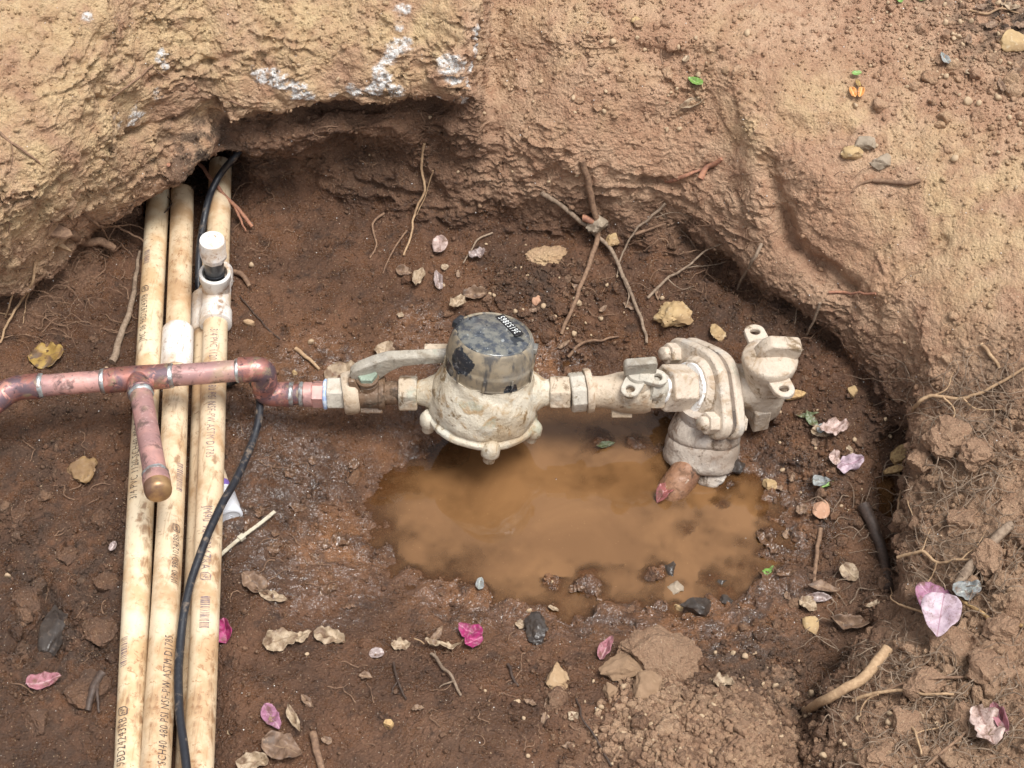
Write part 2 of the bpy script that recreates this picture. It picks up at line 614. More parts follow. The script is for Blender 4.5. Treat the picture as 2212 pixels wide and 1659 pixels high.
# bedded, scaly ledges on every steep face: each ledge leans out and breaks back sharply
warp = pts[:, 2] / 0.021 + 1.5 * fbm(pts / np.array((0.075, 0.075, 0.03)) + 9, 3)
saw = warp - np.floor(warp)
ledge = (1 - saw) * smooth(0.0, 0.12, saw)
gate = smooth(-0.15, 0.25, fbm(pts / 0.06 + 77, 2))
disp += 0.0075 * ledge * gate * smooth(0.12, 0.4, steep) * (1 - 0.6 * heap) * rough_w
warp2 = pts[:, 2] / 0.0095 + 2.2 * fbm(pts / np.array((0.028, 0.028, 0.016)) + 3, 3)
saw2 = warp2 - np.floor(warp2)
disp += 0.0046 * (1 - saw2) * smooth(0, .15, saw2) * smooth(0.1, 0.4, steep) * smooth(-.3, .15, fbm(pts / 0.03 + 41, 2)) * (1 - 0.5 * heap) * rough_w
# creases and cracks seen in the walls: (points, half width, depth)
CREASE = [
 ([(1652, 350), (1668, 430), (1700, 520), (1760, 575), (1830, 620)], .010, .015),
 ([(1530, 590), (1600, 625), (1700, 660), (1770, 720), (1830, 790), (1890, 880)], .007, .012),
 ([(1940, 960), (1935, 1060), (1925, 1180), (1925, 1270)], .016, .022),
 ([(1700, 260), (1760, 290), (1830, 285)], .007, .010),
 ([(215, 215), (250, 218), (330, 170)], .004, .008),
 ([(235, 320), (300, 290), (380, 262), (470, 225)], .005, .010),
 ([(345, 170), (440, 135), (520, 118)], .005, .008),
 ([(60, 450), (120, 400), (180, 350)], .005, .008),
 ([(1380, 100), (1450, 120), (1540, 110)], .004, .006),
 ([(1225, 330), (1190, 375), (1120, 400)], .004, .007),
 ([(930, 280), (1010, 300), (1060, 285)], .006, .010),
 ([(1380, 395), (1460, 400), (1530, 370)], .005, .009),
 ([(1480, 520), (1520, 560), (1580, 580)], .010, .013),
 ([(1900, 610), (1960, 570), (2040, 520)], .004, .006),
 ([(600, 215), (700, 232), (820, 228), (920, 222), (985, 232)], .006, .006),
 ([(1745, 1520), (1780, 1450), (1860, 1360)], .012, .015),
 ([(60, 1380), (110, 1330), (170, 1350)], .006, .008),
 ([(100, 1240), (110, 1330), (130, 1420)], .006, .007),
]
for poly, wd, dp in CREASE:
    d = np.abs(seg_dist(pts, poly) + 0.009 * n_mid + 0.004 * n_big)
    disp -= dp * np.exp(-(d / wd) ** 2) * (.55 + .9 * smooth(-.3, .3, n_big))
disp += 0.0065 * fbm(pts / 0.042 + 33, 3) * smooth(.045, .015, z0)
disp += 0.020 * blobs(pts, [(1590, 1610, .055, 1), (1480, 1660, .05, .8), (1400, 1500, .03, .4)]) * (0.75 + n_mid)
# clods and crumbs
c1a, c1b, cid1 = cells(pts / 0.030 + 2.0)
dome = np.clip(0.75 - c1a, -0.3, 1)
disp += (0.013 * heap + 0.009 * clodfl) * dome * (0.4 + 1.1 * cid1)
c2a, c2b, cid2 = cells(pts / 0.0115 + 40.0)
dome2 = np.clip(0.7 - c2a, -0.2, 1)
c3a, c3b, cid3 = cells((pts + .008 * np.stack([n_mid, n_big, n_mid], 1)) * np.array((1, 1.3, 1)) / 0.030 + 70.0)
disp += margin * (0.030 * smooth(.48, .62, cid3) * np.clip(.80 - c3a, 0, 1) - 0.012 * smooth(.40, .25, cid3) * np.clip(.8 - c3a, 0, 1))
c4a, c4b, cid4 = cells(pts / 0.012 + 15.0)
disp += margin * 0.010 * smooth(.55, .7, cid4) * np.clip(.75 - c4a, 0, 1)
grain = np.maximum.reduce([heap, clodfl, 0.40 * bank, 0.30 * (1 - puddle)])
disp += 0.0056 * rough_w * grain * dome2 * smooth(0.15, 0.9, cid2)
pts = pts + N0 * disp[:, None]
G = pts.reshape(H, W, 3)
N1 = normals(G).reshape(-1, 3)
f_a = fbm(pts / 0.0085 + 11, 3)
f_b = perlin(pts / 0.0036 + 23)
disp2 = 0.0025 * rough_w * f_a * (0.7 + 0.6 * bank + 0.4 * heap) * (1 - 0.5 * puddle) + 0.0008 * f_b
ridge = 1 - np.abs(fbm(pts / 0.020 + 61, 2)) * 3.2
disp2 -= 0.0034 * (.25 + .75 * rough_w) * np.clip(ridge, 0, 1) ** 3 * (0.5 + 0.7 * bank + 0.4 * steep)
pts = pts + N1 * disp2[:, None]
G = pts.reshape(H, W, 3)

# what the soil is made of, fixed to the ground: wet mud, ochre clay, chalk crust, dark humus, red silt; wet and dark also carry painted shade
hz = pts[:, 2] + 0.018 * fbm(pts / 0.06 + 3, 3)
wet = 1 - smooth(0.050, 0.152, hz)
wet = np.maximum(wet, np.maximum(0.5 * recess, .85 * under))  # the under term paints the overhang's shade into the soil colour
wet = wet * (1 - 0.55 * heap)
ochre = np.maximum(bank, blobs(pts, [(2080, 420, .10, .9), (2150, 560, .08, .8), (1760, 230, .05, .85), (1850, 230, .05, .8), (2000, 300, .09, .6), (1640, 260, .05, .7), (1250, 30, .12, .55), (1180, 555, .022, .9), (700, 795, .035, .5), (1450, 680, .03, .8), (1500, 60, .1, .4)]))
ochre = ochre * smooth(-0.42, 0.25, fbm(pts / 0.05 + 8, 3) + 0.5 * (ochre - 0.5))
chalk_src = blobs(pts, [(1030, 70, .010, 1), (1032, 110, .010, 1), (1030, 150, .011, 1), (1018, 185, .009, .9), (978, 140, .017, 1), (985, 165, .012, .9),
                        (868, 20, .012, 1), (866, 60, .011, 1), (868, 95, .012, 1), (845, 120, .012, 1), (828, 165, .014, 1), (815, 190, .016, .9), (850, 200, .013, .8),
                        (560, 165, .014, .9), (600, 172, .015, 1), (640, 190, .014, 1), (670, 205, .010, .8), (350, 120, .010, .9), (357, 145, .008, .8),
                        (300, 255, .015, .9), (265, 265, .011, .8), (940, 210, .014, .7), (990, 215, .013, .9), (760, 200, .013, .7), (720, 205, .012, .6), (340, 205, .010, .7), (190, 40, .008, .6)])
chalk = smooth(0.44, 0.66, chalk_src + 0.55 * fbm(pts / np.array((.022, .016, .009)) + 5, 4))
pts = pts + N1 * (chalk * (.0009 + .0 * z0))[:, None]
G = pts.reshape(H, W, 3)
dark = np.maximum(clodfl * 0.8, blobs(pts, [(1680, 1440, .06, .8), (1580, 1420, .06, .7), (2190, 30, .08, 1), (2100, 10, .05, .7), (440, 330, .06, 1), (430, 380, .06, .8), (560, 1100, .05, .6), (540, 1000, .05, .5), (2180, 830, .05, .6)]))  # blobs at the tunnel mouth paint its shade into the soil
silt = blobs(pts, [(720, 1180, .05, 1), (1000, 1290, .06, .8), (680, 800, .06, .7), (900, 700, .05, .6), (1250, 1250, .10, .9), (1500, 1300, .10, .9), (1190, 790, .04, 1), (1100, 1000, .16, .8), (1650, 1100, .08, .8)])

film = np.maximum(silt, margin) * 1.3 * (1 - smooth(.03, .07, pts[:, 2]))
film = np.maximum(film, .85 * blobs(pts, [(560, 1150, .07, 1.2), (640, 1020, .07, 1.2), (560, 900, .05, 1), (700, 1260, .07, 1.2), (1400, 960, .06, 1), (1150, 1330, .07, .8)]) * (1 - smooth(.03, .07, pts[:, 2])))
chalk_lift = chalk
faces = grid_faces(H + 4, W + 4)
pad = np.pad(G, ((2, 2), (2, 2), (0, 0)), mode='edge')
ii, jj = np.meshgrid(np.arange(H + 4), np.arange(W + 4), indexing='ij')
ring = np.maximum.reduce([2 - ii, ii - (H + 1), 2 - jj, jj - (W + 1), np.zeros_like(ii)])
cen = np.array((0, 0.1, 0))
for rg, k, zz in ((1, 1.8, 0.34), (2, 90.0, 0.36)):
    m = ring == rg
    q = pad[m]
    q = cen + (q - cen) * k
    q[:, 2] = zz
    pad[m] = q
V = pad.reshape(-1, 3).astype(np.float32)
me = bpy.data.meshes.new('soil')
me.vertices.add(len(V))
me.vertices.foreach_set('co', V.ravel())
me.loops.add(len(faces) * 4)
me.loops.foreach_set('vertex_index', faces.ravel().astype(np.int32))
me.polygons.add(len(faces))
me.polygons.foreach_set('loop_start', np.arange(0, len(faces) * 4, 4, dtype=np.int32))
me.update(calc_edges=True)
me.polygons.foreach_set('use_smooth', np.ones(len(faces), dtype=bool))
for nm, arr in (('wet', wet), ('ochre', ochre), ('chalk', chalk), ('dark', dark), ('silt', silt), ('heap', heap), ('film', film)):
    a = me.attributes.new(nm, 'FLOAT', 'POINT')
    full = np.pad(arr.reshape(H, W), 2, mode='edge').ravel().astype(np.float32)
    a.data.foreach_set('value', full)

S = Mat('soil')
wet_shade = S.attr('wet')  # damp, plus the shade painted below the overhang
m_big = S.noise(14, 4)
m_mid = S.noise(60, 5)
m_fine = S.noise(420, 4, 0.65)
m_gr = S.noise(1300, 2, 0.6)
dry_c = S.mix(S.rng(m_big, .35, .65), (.445, .262, .162), (.535, .345, .222))
dry_c = S.mix(S.rng(m_mid, .42, .68), dry_c, (.385, .215, .130))
och_c = S.mix(S.rng(m_mid, .38, .64), (.61, .44, .245), (.53, .355, .195))
col = S.mix(S.math('MULTIPLY', S.attr('ochre'), S.rng(S.noise(32, 5), .30, .58, .25, 1.0)), dry_c, och_c)
col = S.mix(S.math('MULTIPLY', S.attr('heap'), .65), col, (.26, .162, .096))
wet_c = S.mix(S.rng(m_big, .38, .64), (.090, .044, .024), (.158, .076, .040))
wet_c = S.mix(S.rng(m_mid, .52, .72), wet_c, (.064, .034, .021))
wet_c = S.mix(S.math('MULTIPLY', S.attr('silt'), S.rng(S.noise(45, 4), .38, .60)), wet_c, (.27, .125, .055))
col = S.mix(wet_shade, col, wet_c)
col = S.mix(S.math('MULTIPLY', S.attr('dark'), S.rng(S.noise(70, 4), .38, .6)), col, (.062, .040, .028))  # humus, plus the shade painted in the tunnel
col = S.mix(S.rng(m_fine, .56, .74, 0, .55), col, S.mix(wet_shade, (.70, .52, .33), (.27, .16, .09)))
col = S.mix(S.rng(m_fine, .44, .30, 0, .5), col, S.mix(wet_shade, (.22, .12, .065), (.055, .03, .02)))
col = S.mix(S.rng(S.voro(260), .16, .08, 0, .85), col, S.mix(S.rng(S.noise(90), .4, .6), (.55, .40, .24), (.30, .21, .15)))
col = S.mix(S.rng(S.voro(150), .075, .045, 0, .9), col, (.62, .55, .46))
chk = S.math('MULTIPLY', S.attr('chalk'), S.rng(S.noise(230, 3), .40, .54, .30, 1))
col = S.mix(chk, col, S.mix(S.rng(m_fine, .42, .6), (.70, .67, .62), (.88, .86, .84)))
r_w = S.rng(S.noise(55, 4), .40, .58, .16, .62)
rough = S.math('ADD', S.math('MULTIPLY', wet_shade, r_w), S.math('MULTIPLY', S.math('SUBTRACT', 1.0, wet_shade), .95))
hgt = S.math('ADD', S.math('MULTIPLY', m_fine, 1.0), S.math('MULTIPLY', m_gr, .45))
hgt = S.math('ADD', hgt, S.math('MULTIPLY', S.voro(330), -.6))
hgt = S.math('ADD', hgt, S.math('MULTIPLY', S.noise(190, 4, .65), 1.3))
nrm = S.bump(hgt, .95, .0030)
film = S.math('MULTIPLY', S.rng(S.attr('film'), .25, .75), S.rng(S.noise(70, 4), .36, .56))
m_soil = S.done(col, rough, 0, nrm, Coat_Weight=film, Coat_Roughness=.05, Coat_IOR=1.6, Coat_Normal=S.bump(S.noise(120, 3), 1.0, .0085))
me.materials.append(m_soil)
ground = bpy.data.objects.new('ground', me)
COL.objects.link(ground)
tag(ground, 'brown soil of the dug pit, ochre banks above wet dark mud', None, None, 'structure')

bvh = bvh_of(G, 2)


def hit(u, v):
    loc, nor, idx, dist = bvh.ray_cast(CAM, ray(u, v))
    if loc is None:
        return P(u, v, 0.05), Vector((0, 0, 1))
    if nor.dot(ray(u, v)) > 0:
        nor = -nor
    return loc, nor


def drop(x, y, top=0.25):
    loc, nor, idx, dist = bvh.ray_cast(Vector((x, y, top)), Vector((0, 0, -1)))
    return loc.z if loc is not None else None


# ------------------------------------------------------------------ muddy water at z = 0, its turbidity by true depth
lo, hi = P(640, 1420, 0), P(1900, 860, 0)
wx = np.linspace(lo.x - .02, hi.x + .02, 260)
wy = np.linspace(lo.y - .02, hi.y + .06, 180)
dep = np.zeros((len(wy), len(wx)))
for j, y in enumerate(wy):
    for k, x in enumerate(wx):
        zt = drop(x, y, 0.10)
        dep[j, k] = 0.0 - (zt if zt is not None else 0.1)
keep = dep > -0.006
MBw, idx = MB(), {}
wv, wf, wd = [], [], []
for j in range(len(wy) - 1):
    for k in range(len(wx) - 1):
        q = [(j, k), (j, k + 1), (j + 1, k + 1), (j + 1, k)]
        if any(keep[a] for a in q) and dep[q[0]] > -0.03:
            f = []
            for a in q:
                if a not in idx:
                    idx[a] = len(wv)
                    wv.append((wx[a[1]], wy[a[0]], 0.0))
                    wd.append(dep[a])
                f.append(idx[a])
            wf.append(f)
wm = bpy.data.meshes.new('puddle')
wm.from_pydata(wv, [], wf)
a = wm.attributes.new('depth', 'FLOAT', 'POINT')
a.data.foreach_set('value', np.array(wd, dtype=np.float32))
wm.polygons.foreach_set('use_smooth', [True] * len(wm.polygons))
A = Mat('muddy_water')
turb = A.rng(A.math('MULTIPLY', A.attr('depth'), 1000.0), -2.0, 15.0, .16, .985)
cloud = A.noise(9, 4, .6, .6)
wcol = A.mix(A.rng(cloud, .34, .66), (.165, .082, .033), (.220, .112, .046))
wcol = A.mix(A.rng(A.noise(380, 2), .68, .76, 0, .5), wcol, (.40, .22, .10))
body = A.n('ShaderNodeBsdfPrincipled')
A.put(body.inputs['Base Color'], wcol)
A.put(body.inputs['Roughness'], .035)
A.put(body.inputs['Specular IOR Level'], .5)
A.put(body.inputs['Normal'], A.bump(A.noise(26, 2), .05, .002))
tr = A.n('ShaderNodeBsdfTransparent')
A.put(tr.inputs['Color'], (.66, .52, .38))
gl = A.n('ShaderNodeBsdfGlossy')
A.put(gl.inputs['Roughness'], .03)
fr = A.n('ShaderNodeFresnel')
A.put(fr.inputs['IOR'], 1.33)
thin = A.n('ShaderNodeMixShader')
A.t.links.new(fr.outputs[0], thin.inputs[0])
A.t.links.new(tr.outputs[0], thin.inputs[1])
A.t.links.new(gl.outputs[0], thin.inputs[2])
mx = A.n('ShaderNodeMixShader')
A.put(mx.inputs[0], turb)
A.t.links.new(thin.outputs[0], mx.inputs[1])
A.t.links.new(body.outputs[0], mx.inputs[2])
A.t.links.new(mx.outputs[0], A.out.inputs['Surface'])
wm.materials.append(A.m)
water = bpy.data.objects.new('water', wm)
COL.objects.link(water)
tag(water, 'muddy brown puddle under the water meter', None, None, 'structure')

# ------------------------------------------------------------------ materials of the plumbing
def mat_pvc(name, a, b, stain, gloss=.34):
    M = Mat(name)
    s1 = M.noise(22, 5, .6)
    c = M.mix(M.rng(M.noise(9, 3), .35, .65), a, b)
    c = M.mix(M.rng(s1, .44, .64, 0, .9), c, stain)
    c = M.mix(M.math('MULTIPLY', M.rng(M.noise(1.0, 5, .65, .3, M.stretch((60, 14, 60))), .54, .66, 0, .85), M.rng(M.noise(90, 3), .36, .56)), c, (.26, .145, .075))
    c = M.mix(M.math('MULTIPLY', M.rng(M.noise(160, 4, .7, .8), .55, .66, 0, .8), M.rng(M.noise(14, 3), .38, .62, .2, 1)), c, (.30, .14, .055))
    st = M.noise(1.0, 4, .6, 0, M.stretch((420, 22, 420)))
    c = M.mix(M.rng(st, .60, .72, 0, .45), c, (.34, .18, .08))
    c = M.mix(M.rng(M.voro(95), .055, .03, 0, .8), c, (.16, .07, .03))
    return M.done(c, M.rng(s1, .4, .7, gloss, .62), 0, M.bump(M.noise(300, 3), .12, .001))


m_pvc = mat_pvc('old_cream_plastic', (.74, .60, .42), (.66, .50, .32), (.47, .29, .15))
m_pvc_pale = mat_pvc('pale_cream_plastic', (.76, .64, .46), (.72, .57, .37), (.55, .36, .19))
m_white = mat_pvc('white_plastic', (.78, .77, .75), (.72, .68, .62), (.56, .42, .29))
m_white_clean = Mat('clean_white_plastic')
m_white_clean = m_white_clean.done(m_white_clean.mix(m_white_clean.rng(m_white_clean.noise(60, 3), .55, .75, 0, .4), (.78, .80, .84), (.55, .48, .42)), .3)
M = Mat('faded_print')
m_print = M.done(M.mix(M.rng(M.noise(260, 3), .42, .62), (.055, .045, .045), (.22, .15, .10)), .5)
M = Mat('pale_print')
m_print2 = M.done(M.mix(M.rng(M.noise(260, 3), .38, .6), (.17, .12, .14), (.36, .25, .19)), .5)
M = Mat('violet_primer')
m_violet = M.done((.20, .12, .42), .5)

M = Mat('black_rubber')
k = M.noise(90, 4, .65)
m_rubber = M.done(M.mix(M.rng(k, .54, .70, 0, .7), (.018, .019, .024), (.24, .18, .13)), M.rng(k, .4, .7, .34, .8), 0, M.bump(M.noise(220, 3), .3, .001))
M = Mat('black_plastic')
m_blackp = M.done(M.mix(M.rng(M.noise(120, 3), .52, .7, 0, .5), (.018, .020, .024), (.12, .12, .13)), .3)

M = Mat('oxidised_copper')
k1, k2, k3 = M.noise(26, 5, .62, .5), M.noise(70, 5, .6, .4), M.noise(230, 3, .6)
c = M.mix(M.rng(k1, .36, .62), (.66, .36, .31), (.43, .25, .235))
c = M.mix(M.rng(k2, .50, .64, 0, .85), c, (.15, .095, .085))
c = M.mix(M.rng(M.noise(17, 3), .60, .72, 0, .6), c, (.42, .33, .20))
c = M.mix(M.rng(k3, .58, .70, 0, .7), c, (.62, .42, .38))
c = M.mix(M.rng(M.noise(120, 4, .6, 1.2), .62, .70, 0, .8), c, (.07, .05, .06))
m_copper = M.done(c, M.rng(k2, .35, .65, .36, .66), .35, M.bump(M.noise(150, 3), .15, .001))
M = Mat('heat_tinted_copper')
k1, k2 = M.noise(40, 5, .62, .8), M.noise(95, 4, .6, .6)
c = M.mix(M.rng(k1, .38, .62), (.46, .20, .16), (.155, .105, .12))
c = M.mix(M.rng(k2, .52, .66, 0, .8), c, (.34, .27, .17))
c = M.mix(M.rng(M.noise(70, 4, .6, 1), .56, .66, 0, .8), c, (.66, .32, .26))
c = M.mix(M.rng(M.noise(210, 3), .60, .70, 0, .8), c, (.05, .035, .04))
m_copper_hot = M.done(c, M.rng(k1, .35, .65, .28, .6), .55, M.bump(k2, .2, .001))
M = Mat('burnished_cap_copper')
k1 = M.noise(55, 4)
m_cap = M.done(M.mix(M.rng(k1, .40, .6), (.44, .27, .13), (.26, .15, .10)), .42, .55, M.bump(M.noise(200, 3), .1, .001))
M = Mat('solder')
k1 = M.noise(140, 4)
m_solder = M.done(M.mix(M.rng(k1, .4, .62), (.44, .48, .48), (.27, .21, .19)), .38, .6, M.bump(k1, .3, .001))
M = Mat('thread_tape')
m_tape_blue = M.done(M.mix(M.rng(M.noise(180, 3), .42, .62), (.34, .46, .70), (.60, .66, .74)), .5, 0, M.bump(M.noise(400, 2), .4, .001))
M = Mat('white_thread_tape')
m_tape = M.done(M.mix(M.rng(M.noise(150, 4), .46, .60), (.80, .80, .78), (.48, .40, .33)), .45, 0, M.bump(M.noise(400, 2), .4, .001))


def mat_muddy(name, a, b, brown, amt=.5, rough=.66, grey=(.42, .42, .37)):
    """metal under a skin of dried mud"""
    M = Mat(name)
    k1, k2, k3 = M.noise(20, 5, .6, .4), M.noise(58, 5, .62, .6), M.noise(210, 4, .65)
    c = M.mix(M.rng(k1, .36, .64), a, b)
    c = M.mix(M.rng(k2, .50, .66, 0, amt), c, brown)
    c = M.mix(M.rng(M.noise(33, 4), .54, .70, 0, .55), c, grey)
    c = M.mix(M.rng(k3, .58, .72, 0, .55), c, (brown[0] * .5, brown[1] * .5, brown[2] * .5))
    c = M.mix(M.rng(M.noise(130, 3), .62, .72, 0, .5), c, (.68, .60, .49))
    c = M.mix(M.rng(M.noise(11, 3), .52, .68, 0, .45), c, (brown[0] * .75, brown[1] * .7, brown[2] * .62))
    c = M.mix(M.math('MULTIPLY', M.rng(M.noise(42, 5, .68, .5), .57, .64, 0, .85), M.rng(M.noise(150, 3), .38, .52)), c, (brown[0] * .48, brown[1] * .46, brown[2] * .38))
    c = M.mix(M.rng(M.noise(27, 4, .6, .4), .62, .70, 0, .45), c, (.34, .40, .32))
    c = M.mix(M.rng(M.noise(520, 3, .7), .60, .72, 0, .6), c, (brown[0] * .7, brown[1] * .65, brown[2] * .6))
    h = M.math('ADD', M.math('MULTIPLY', k2, 1.0), M.math('MULTIPLY', k3, .6))
    return M.done(c, M.rng(k2, .4, .66, rough, .92), 0, M.bump(h, .75, .0026))


m_brass = mat_muddy('mud_dried_brass', (.57, .465, .35), (.47, .37, .26), (.29, .185, .105), .75)
m_brass_grey = mat_muddy('greyish_dried_brass', (.53, .48, .40), (.42, .385, .32), (.33, .24, .16), .5)
m_brass_dark = mat_muddy('wet_muddy_brass', (.20, .125, .075), (.155, .095, .058), (.085, .052, .032), .5, .34, (.24, .19, .14))
m_meter = mat_muddy('mud_dried_bronze', (.60, .54, .43), (.49, .41, .295), (.34, .215, .10), .85, .5, (.54, .55, .49))
m_lever = mat_muddy('tarnished_brass', (.40, .36, .29), (.29, .26, .22), (.19, .145, .10), .5, .42, (.38, .43, .38))
m_patina = mat_muddy('green_patina', (.30, .37, .29), (.22, .27, .21), (.15, .13, .09), .4, .4, (.30, .42, .34))
m_flange = mat_muddy('mud_dried_flange', (.60, .51, .41), (.51, .42, .325), (.36, .25, .155), .75, .6, (.50, .48, .44))
m_bowl = mat_muddy('mud_dried_iron', (.50, .43, .36), (.37, .30, .24), (.19, .125, .085), .9, .62, (.34, .32, .30))
m_gasket = mat_muddy('dark_gasket', (.17, .13, .10), (.25, .19, .14), (.06, .05, .045), .7, .7, (.10, .09, .09))
m_pipe_brown = mat_muddy('brown_supply_pipe', (.30, .155, .085), (.21, .105, .062), (.10, .052, .03), .7, .35, (.34, .20, .13))

MC = P(1042, 848, .0785)
MM = frame(MC + Vector((.002, -.004, 0)), Vector((math.sin(math.radians(8)), math.sin(math.radians(14)), 1)))


def wiped(M, deg, z, r, squash=1.0):
    """where the mud has been rubbed off the lid: a patch with a ragged rim"""
    a0 = math.radians(deg)
    c = MM @ Vector((.0460 * math.cos(a0), .0460 * math.sin(a0), z)) - (MC - Vector((0, 0, .04)))
    q = M.n('ShaderNodeVectorMath', operation='DISTANCE')
    M.put(q.inputs[0], M.co)
    q.inputs[1].default_value = c
    d = M.math('ADD', q.outputs['Value'], M.math('MULTIPLY', M.math('SUBTRACT', M.noise(85, 4, .6), .5), r * 1.3))
    return M.rng(d, r * 1.04, r * .94)


M = Mat('dirty_register_cover')
k2 = M.noise(70, 5, .62, .2)
c = M.mix(M.rng(k2, .36, .64), (.30, .24, .16), (.175, .145, .105))
c = M.mix(M.rng(M.noise(1.0, 3, .5, 0, M.stretch((90, 90, 16))), .52, .62, 0, .85), c, (.060, .058, .058))
c = M.mix(M.rng(M.noise(24, 3), .52, .66, 0, .5), c, (.26, .26, .245))
patch_ = M.math('MAXIMUM', M.math('MAXIMUM', wiped(M, 226, .062, .0145), wiped(M, 158, .074, .017)), M.math('MAXIMUM', wiped(M, 205, .044, .009), wiped(M, 300, .040, .008)))
c = M.mix(patch_, c, M.mix(M.rng(M.noise(200, 3), .56, .66), (.022, .026, .032), (.15, .15, .15)))
c = M.mix(M.rng(M.noise(260, 3), .62, .72, 0, .6), c, (.11, .10, .09))
m_cover = M.done(c, M.rng(patch_, 0, 1, .62, .2), 0, M.bump(k2, .3, .001))
M = Mat('dirty_register_glass')
k1, k2 = M.noise(120, 5, .66), M.noise(30, 3)
c = M.mix(M.rng(k1, .38, .62), (.052, .060, .074), (.175, .17, .145))
c = M.mix(M.rng(k2, .54, .72, 0, .7), c, (.13, .14, .15))
c = M.mix(M.rng(M.noise(75, 3), .62, .66, 0, .9), c, (.018, .022, .028))
c = M.mix(M.rng(M.noise(210, 3), .63, .70, 0, .7), c, (.34, .36, .36))
m_lens = M.done(c, M.rng(k2, .42, .64, .30, .10), 0, M.bump(k1, .15, .001), Coat_Weight=.2, Coat_Roughness=.08)
M = Mat('label_black')
m_label = M.done((.012, .012, .014), .35)
M = Mat('label_white')
m_digits = M.done((.80, .82, .80), .45)

# ------------------------------------------------------------------ printing that follows a pipe
def text_mesh(body, size, sx=.62):
    cu = bpy.data.curves.new('lettering', 'FONT')
    cu.body = body
    cu.size = size
    cu.space_character = 1.12
    cu.resolution_u = 2
    tmp = bpy.data.objects.new('lettering', cu)
    m = bpy.data.meshes.new_from_object(tmp)
    vs = [(q.co.x * sx, q.co.y) for q in m.vertices]
    fs = [tuple(p.vertices) for p in m.polygons]
    bpy.data.objects.remove(tmp)
    bpy.data.meshes.remove(m)
    bpy.data.curves.remove(cu)
    return vs, fs


def boxed_mark(x, h):
    """the certification mark: a cut-corner outline with two strokes in it"""
    vs, fs = [], []

    def bar(x0, y0, x1, y1, w=.0005):
        d = Vector((x1 - x0, y1 - y0)).normalized() * w
        b = len(vs)
        vs.extend([(x0 - d.y, y0 + d.x), (x0 + d.y, y0 - d.x), (x1 + d.y, y1 - d.x), (x1 - d.y, y1 + d.x)])
        fs.append((b, b + 1, b + 2, b + 3))
    o = [(x, 0), (x + .006, 0), (x + .008, h * .3), (x + .008, h), (x + .002, h), (x, h * .7), (x, 0)]
    for a, b in zip(o[:-1], o[1:]):
        bar(*a, *b)
    bar(x + .0018, h * .2, x + .0018, h * .62)
    bar(x + .0018, h * .62, x + .0045, h * .3)
    bar(x + .0045, h * .3, x + .0045, h * .75)
    bar(x + .006, h * .45, x + .006, h * .8)
    return vs, fs


def barcode(x, L, h, seed):
    rnd = random.Random(seed)
    vs, fs = [], []
    p = 0.0
    while p < L:
        w = rnd.choice((.0006, .0006, .0011, .0016))
        b = len(vs)
        vs.extend([(x + p, 0), (x + p + w, 0), (x + p + w, h), (x + p, h)])
        fs.append((b, b + 1, b + 2, b + 3))
        p += w + rnd.choice((.0006, .0009, .0013))
    return vs, fs


class Path:
    def __init__(self, pts):
        self.p = [Vector(q) for q in pts]
        self.s = [0.0]
        for a, b in zip(self.p[:-1], self.p[1:]):
            self.s.append(self.s[-1] + (b - a).length)

    def at(self, s):
        s = min(max(s, 0.0), self.s[-1] - 1e-6)
        k = max(0, min(len(self.p) - 2, int(np.searchsorted(self.s, s, side='right')) - 1))
        t = (s - self.s[k]) / max(self.s[k + 1] - self.s[k], 1e-9)
        return self.p[k].lerp(self.p[k + 1], t), (self.p[k + 1] - self.p[k]).normalized()

    def near_v(self, v):
        """arc length where the path crosses the row v of the photograph"""
        best, bs = 1e9, 0
        for k in range(400):
            s = self.s[-1] * k / 399
            q = self.at(s)[0] - CAM
            vv = 829.5 - F_PX * q.dot(UP) / q.dot(FWD)
            if abs(vv - v) < best:
                best, bs = abs(vv - v), s
        return bs


def wrap_on_pipe(name, shapes, path, r, s0, sgn, phi, mat, parent):
    """shapes in (x along the pipe, y around it); sgn +1 reads along the path; phi (degrees) from the top towards +X side"""
    bm = bmesh.new()
    for vs, fs in shapes:
        vv = [bm.verts.new((x, y, 0)) for x, y in vs]
        for f in fs:
            try:
                bm.faces.new([vv[k] for k in f])
            except ValueError:
                pass
    bmesh.ops.triangulate(bm, faces=bm.faces)
    long_e = [e for e in bm.edges if e.calc_length() > .0022]
    bmesh.ops.subdivide_edges(bm, edges=long_e, cuts=3)
    for q in bm.verts:
        x, y = q.co.x, q.co.y
        c, T = path.at(s0 + sgn * x)
        X = T.cross(Vector((0, 0, 1))).normalized()       # towards +X of the picture when T runs away from the viewer
        Z = X.cross(T).normalized()
        a = math.radians(phi) - sgn * y / r
        q.co = c + (X * math.sin(a) + Z * math.cos(a)) * (r + .00022)
    m = bpy.data.meshes.new(name)
    base = root_loc(parent)
    bmesh.ops.translate(bm, verts=bm.verts, vec=-base)
    bm.to_mesh(m)
    bm.free()
    m.materials.append(mat)
    o = bpy.data.objects.new(name, m)
    COL.objects.link(o)
    o.parent = parent
    return o


# ------------------------------------------------------------------ the plastic pipes (paths run away from the viewer)
R_P = .01335
def pipe_path(rows, z):
    return Path(catmull([P(u, v, zz) for (u, v), zz in zip(rows, z)], 24))


pL = pipe_path([(262, 2060), (279, 1659), (303.5, 1098), (333, 558), (343, 412)], [.050, .050, .054, .057, .057])
pM = pipe_path([(312, 2060), (336, 1659), (369, 1098), (390, 558), (394, 415)], [.064, .062, .060, .057, .057])
pR = pipe_path([(410, 2060), (429, 1659), (452.5, 1098), (470, 558), (475, 400), (476, 356)], [.060, .060, .060, .060, .060, .060])
pT = pipe_path([(392, 2060), (408, 1659), (432, 1098), (443, 720), (446, 600), (448, 520)], [.034, .034, .034, .036, .037, .038])

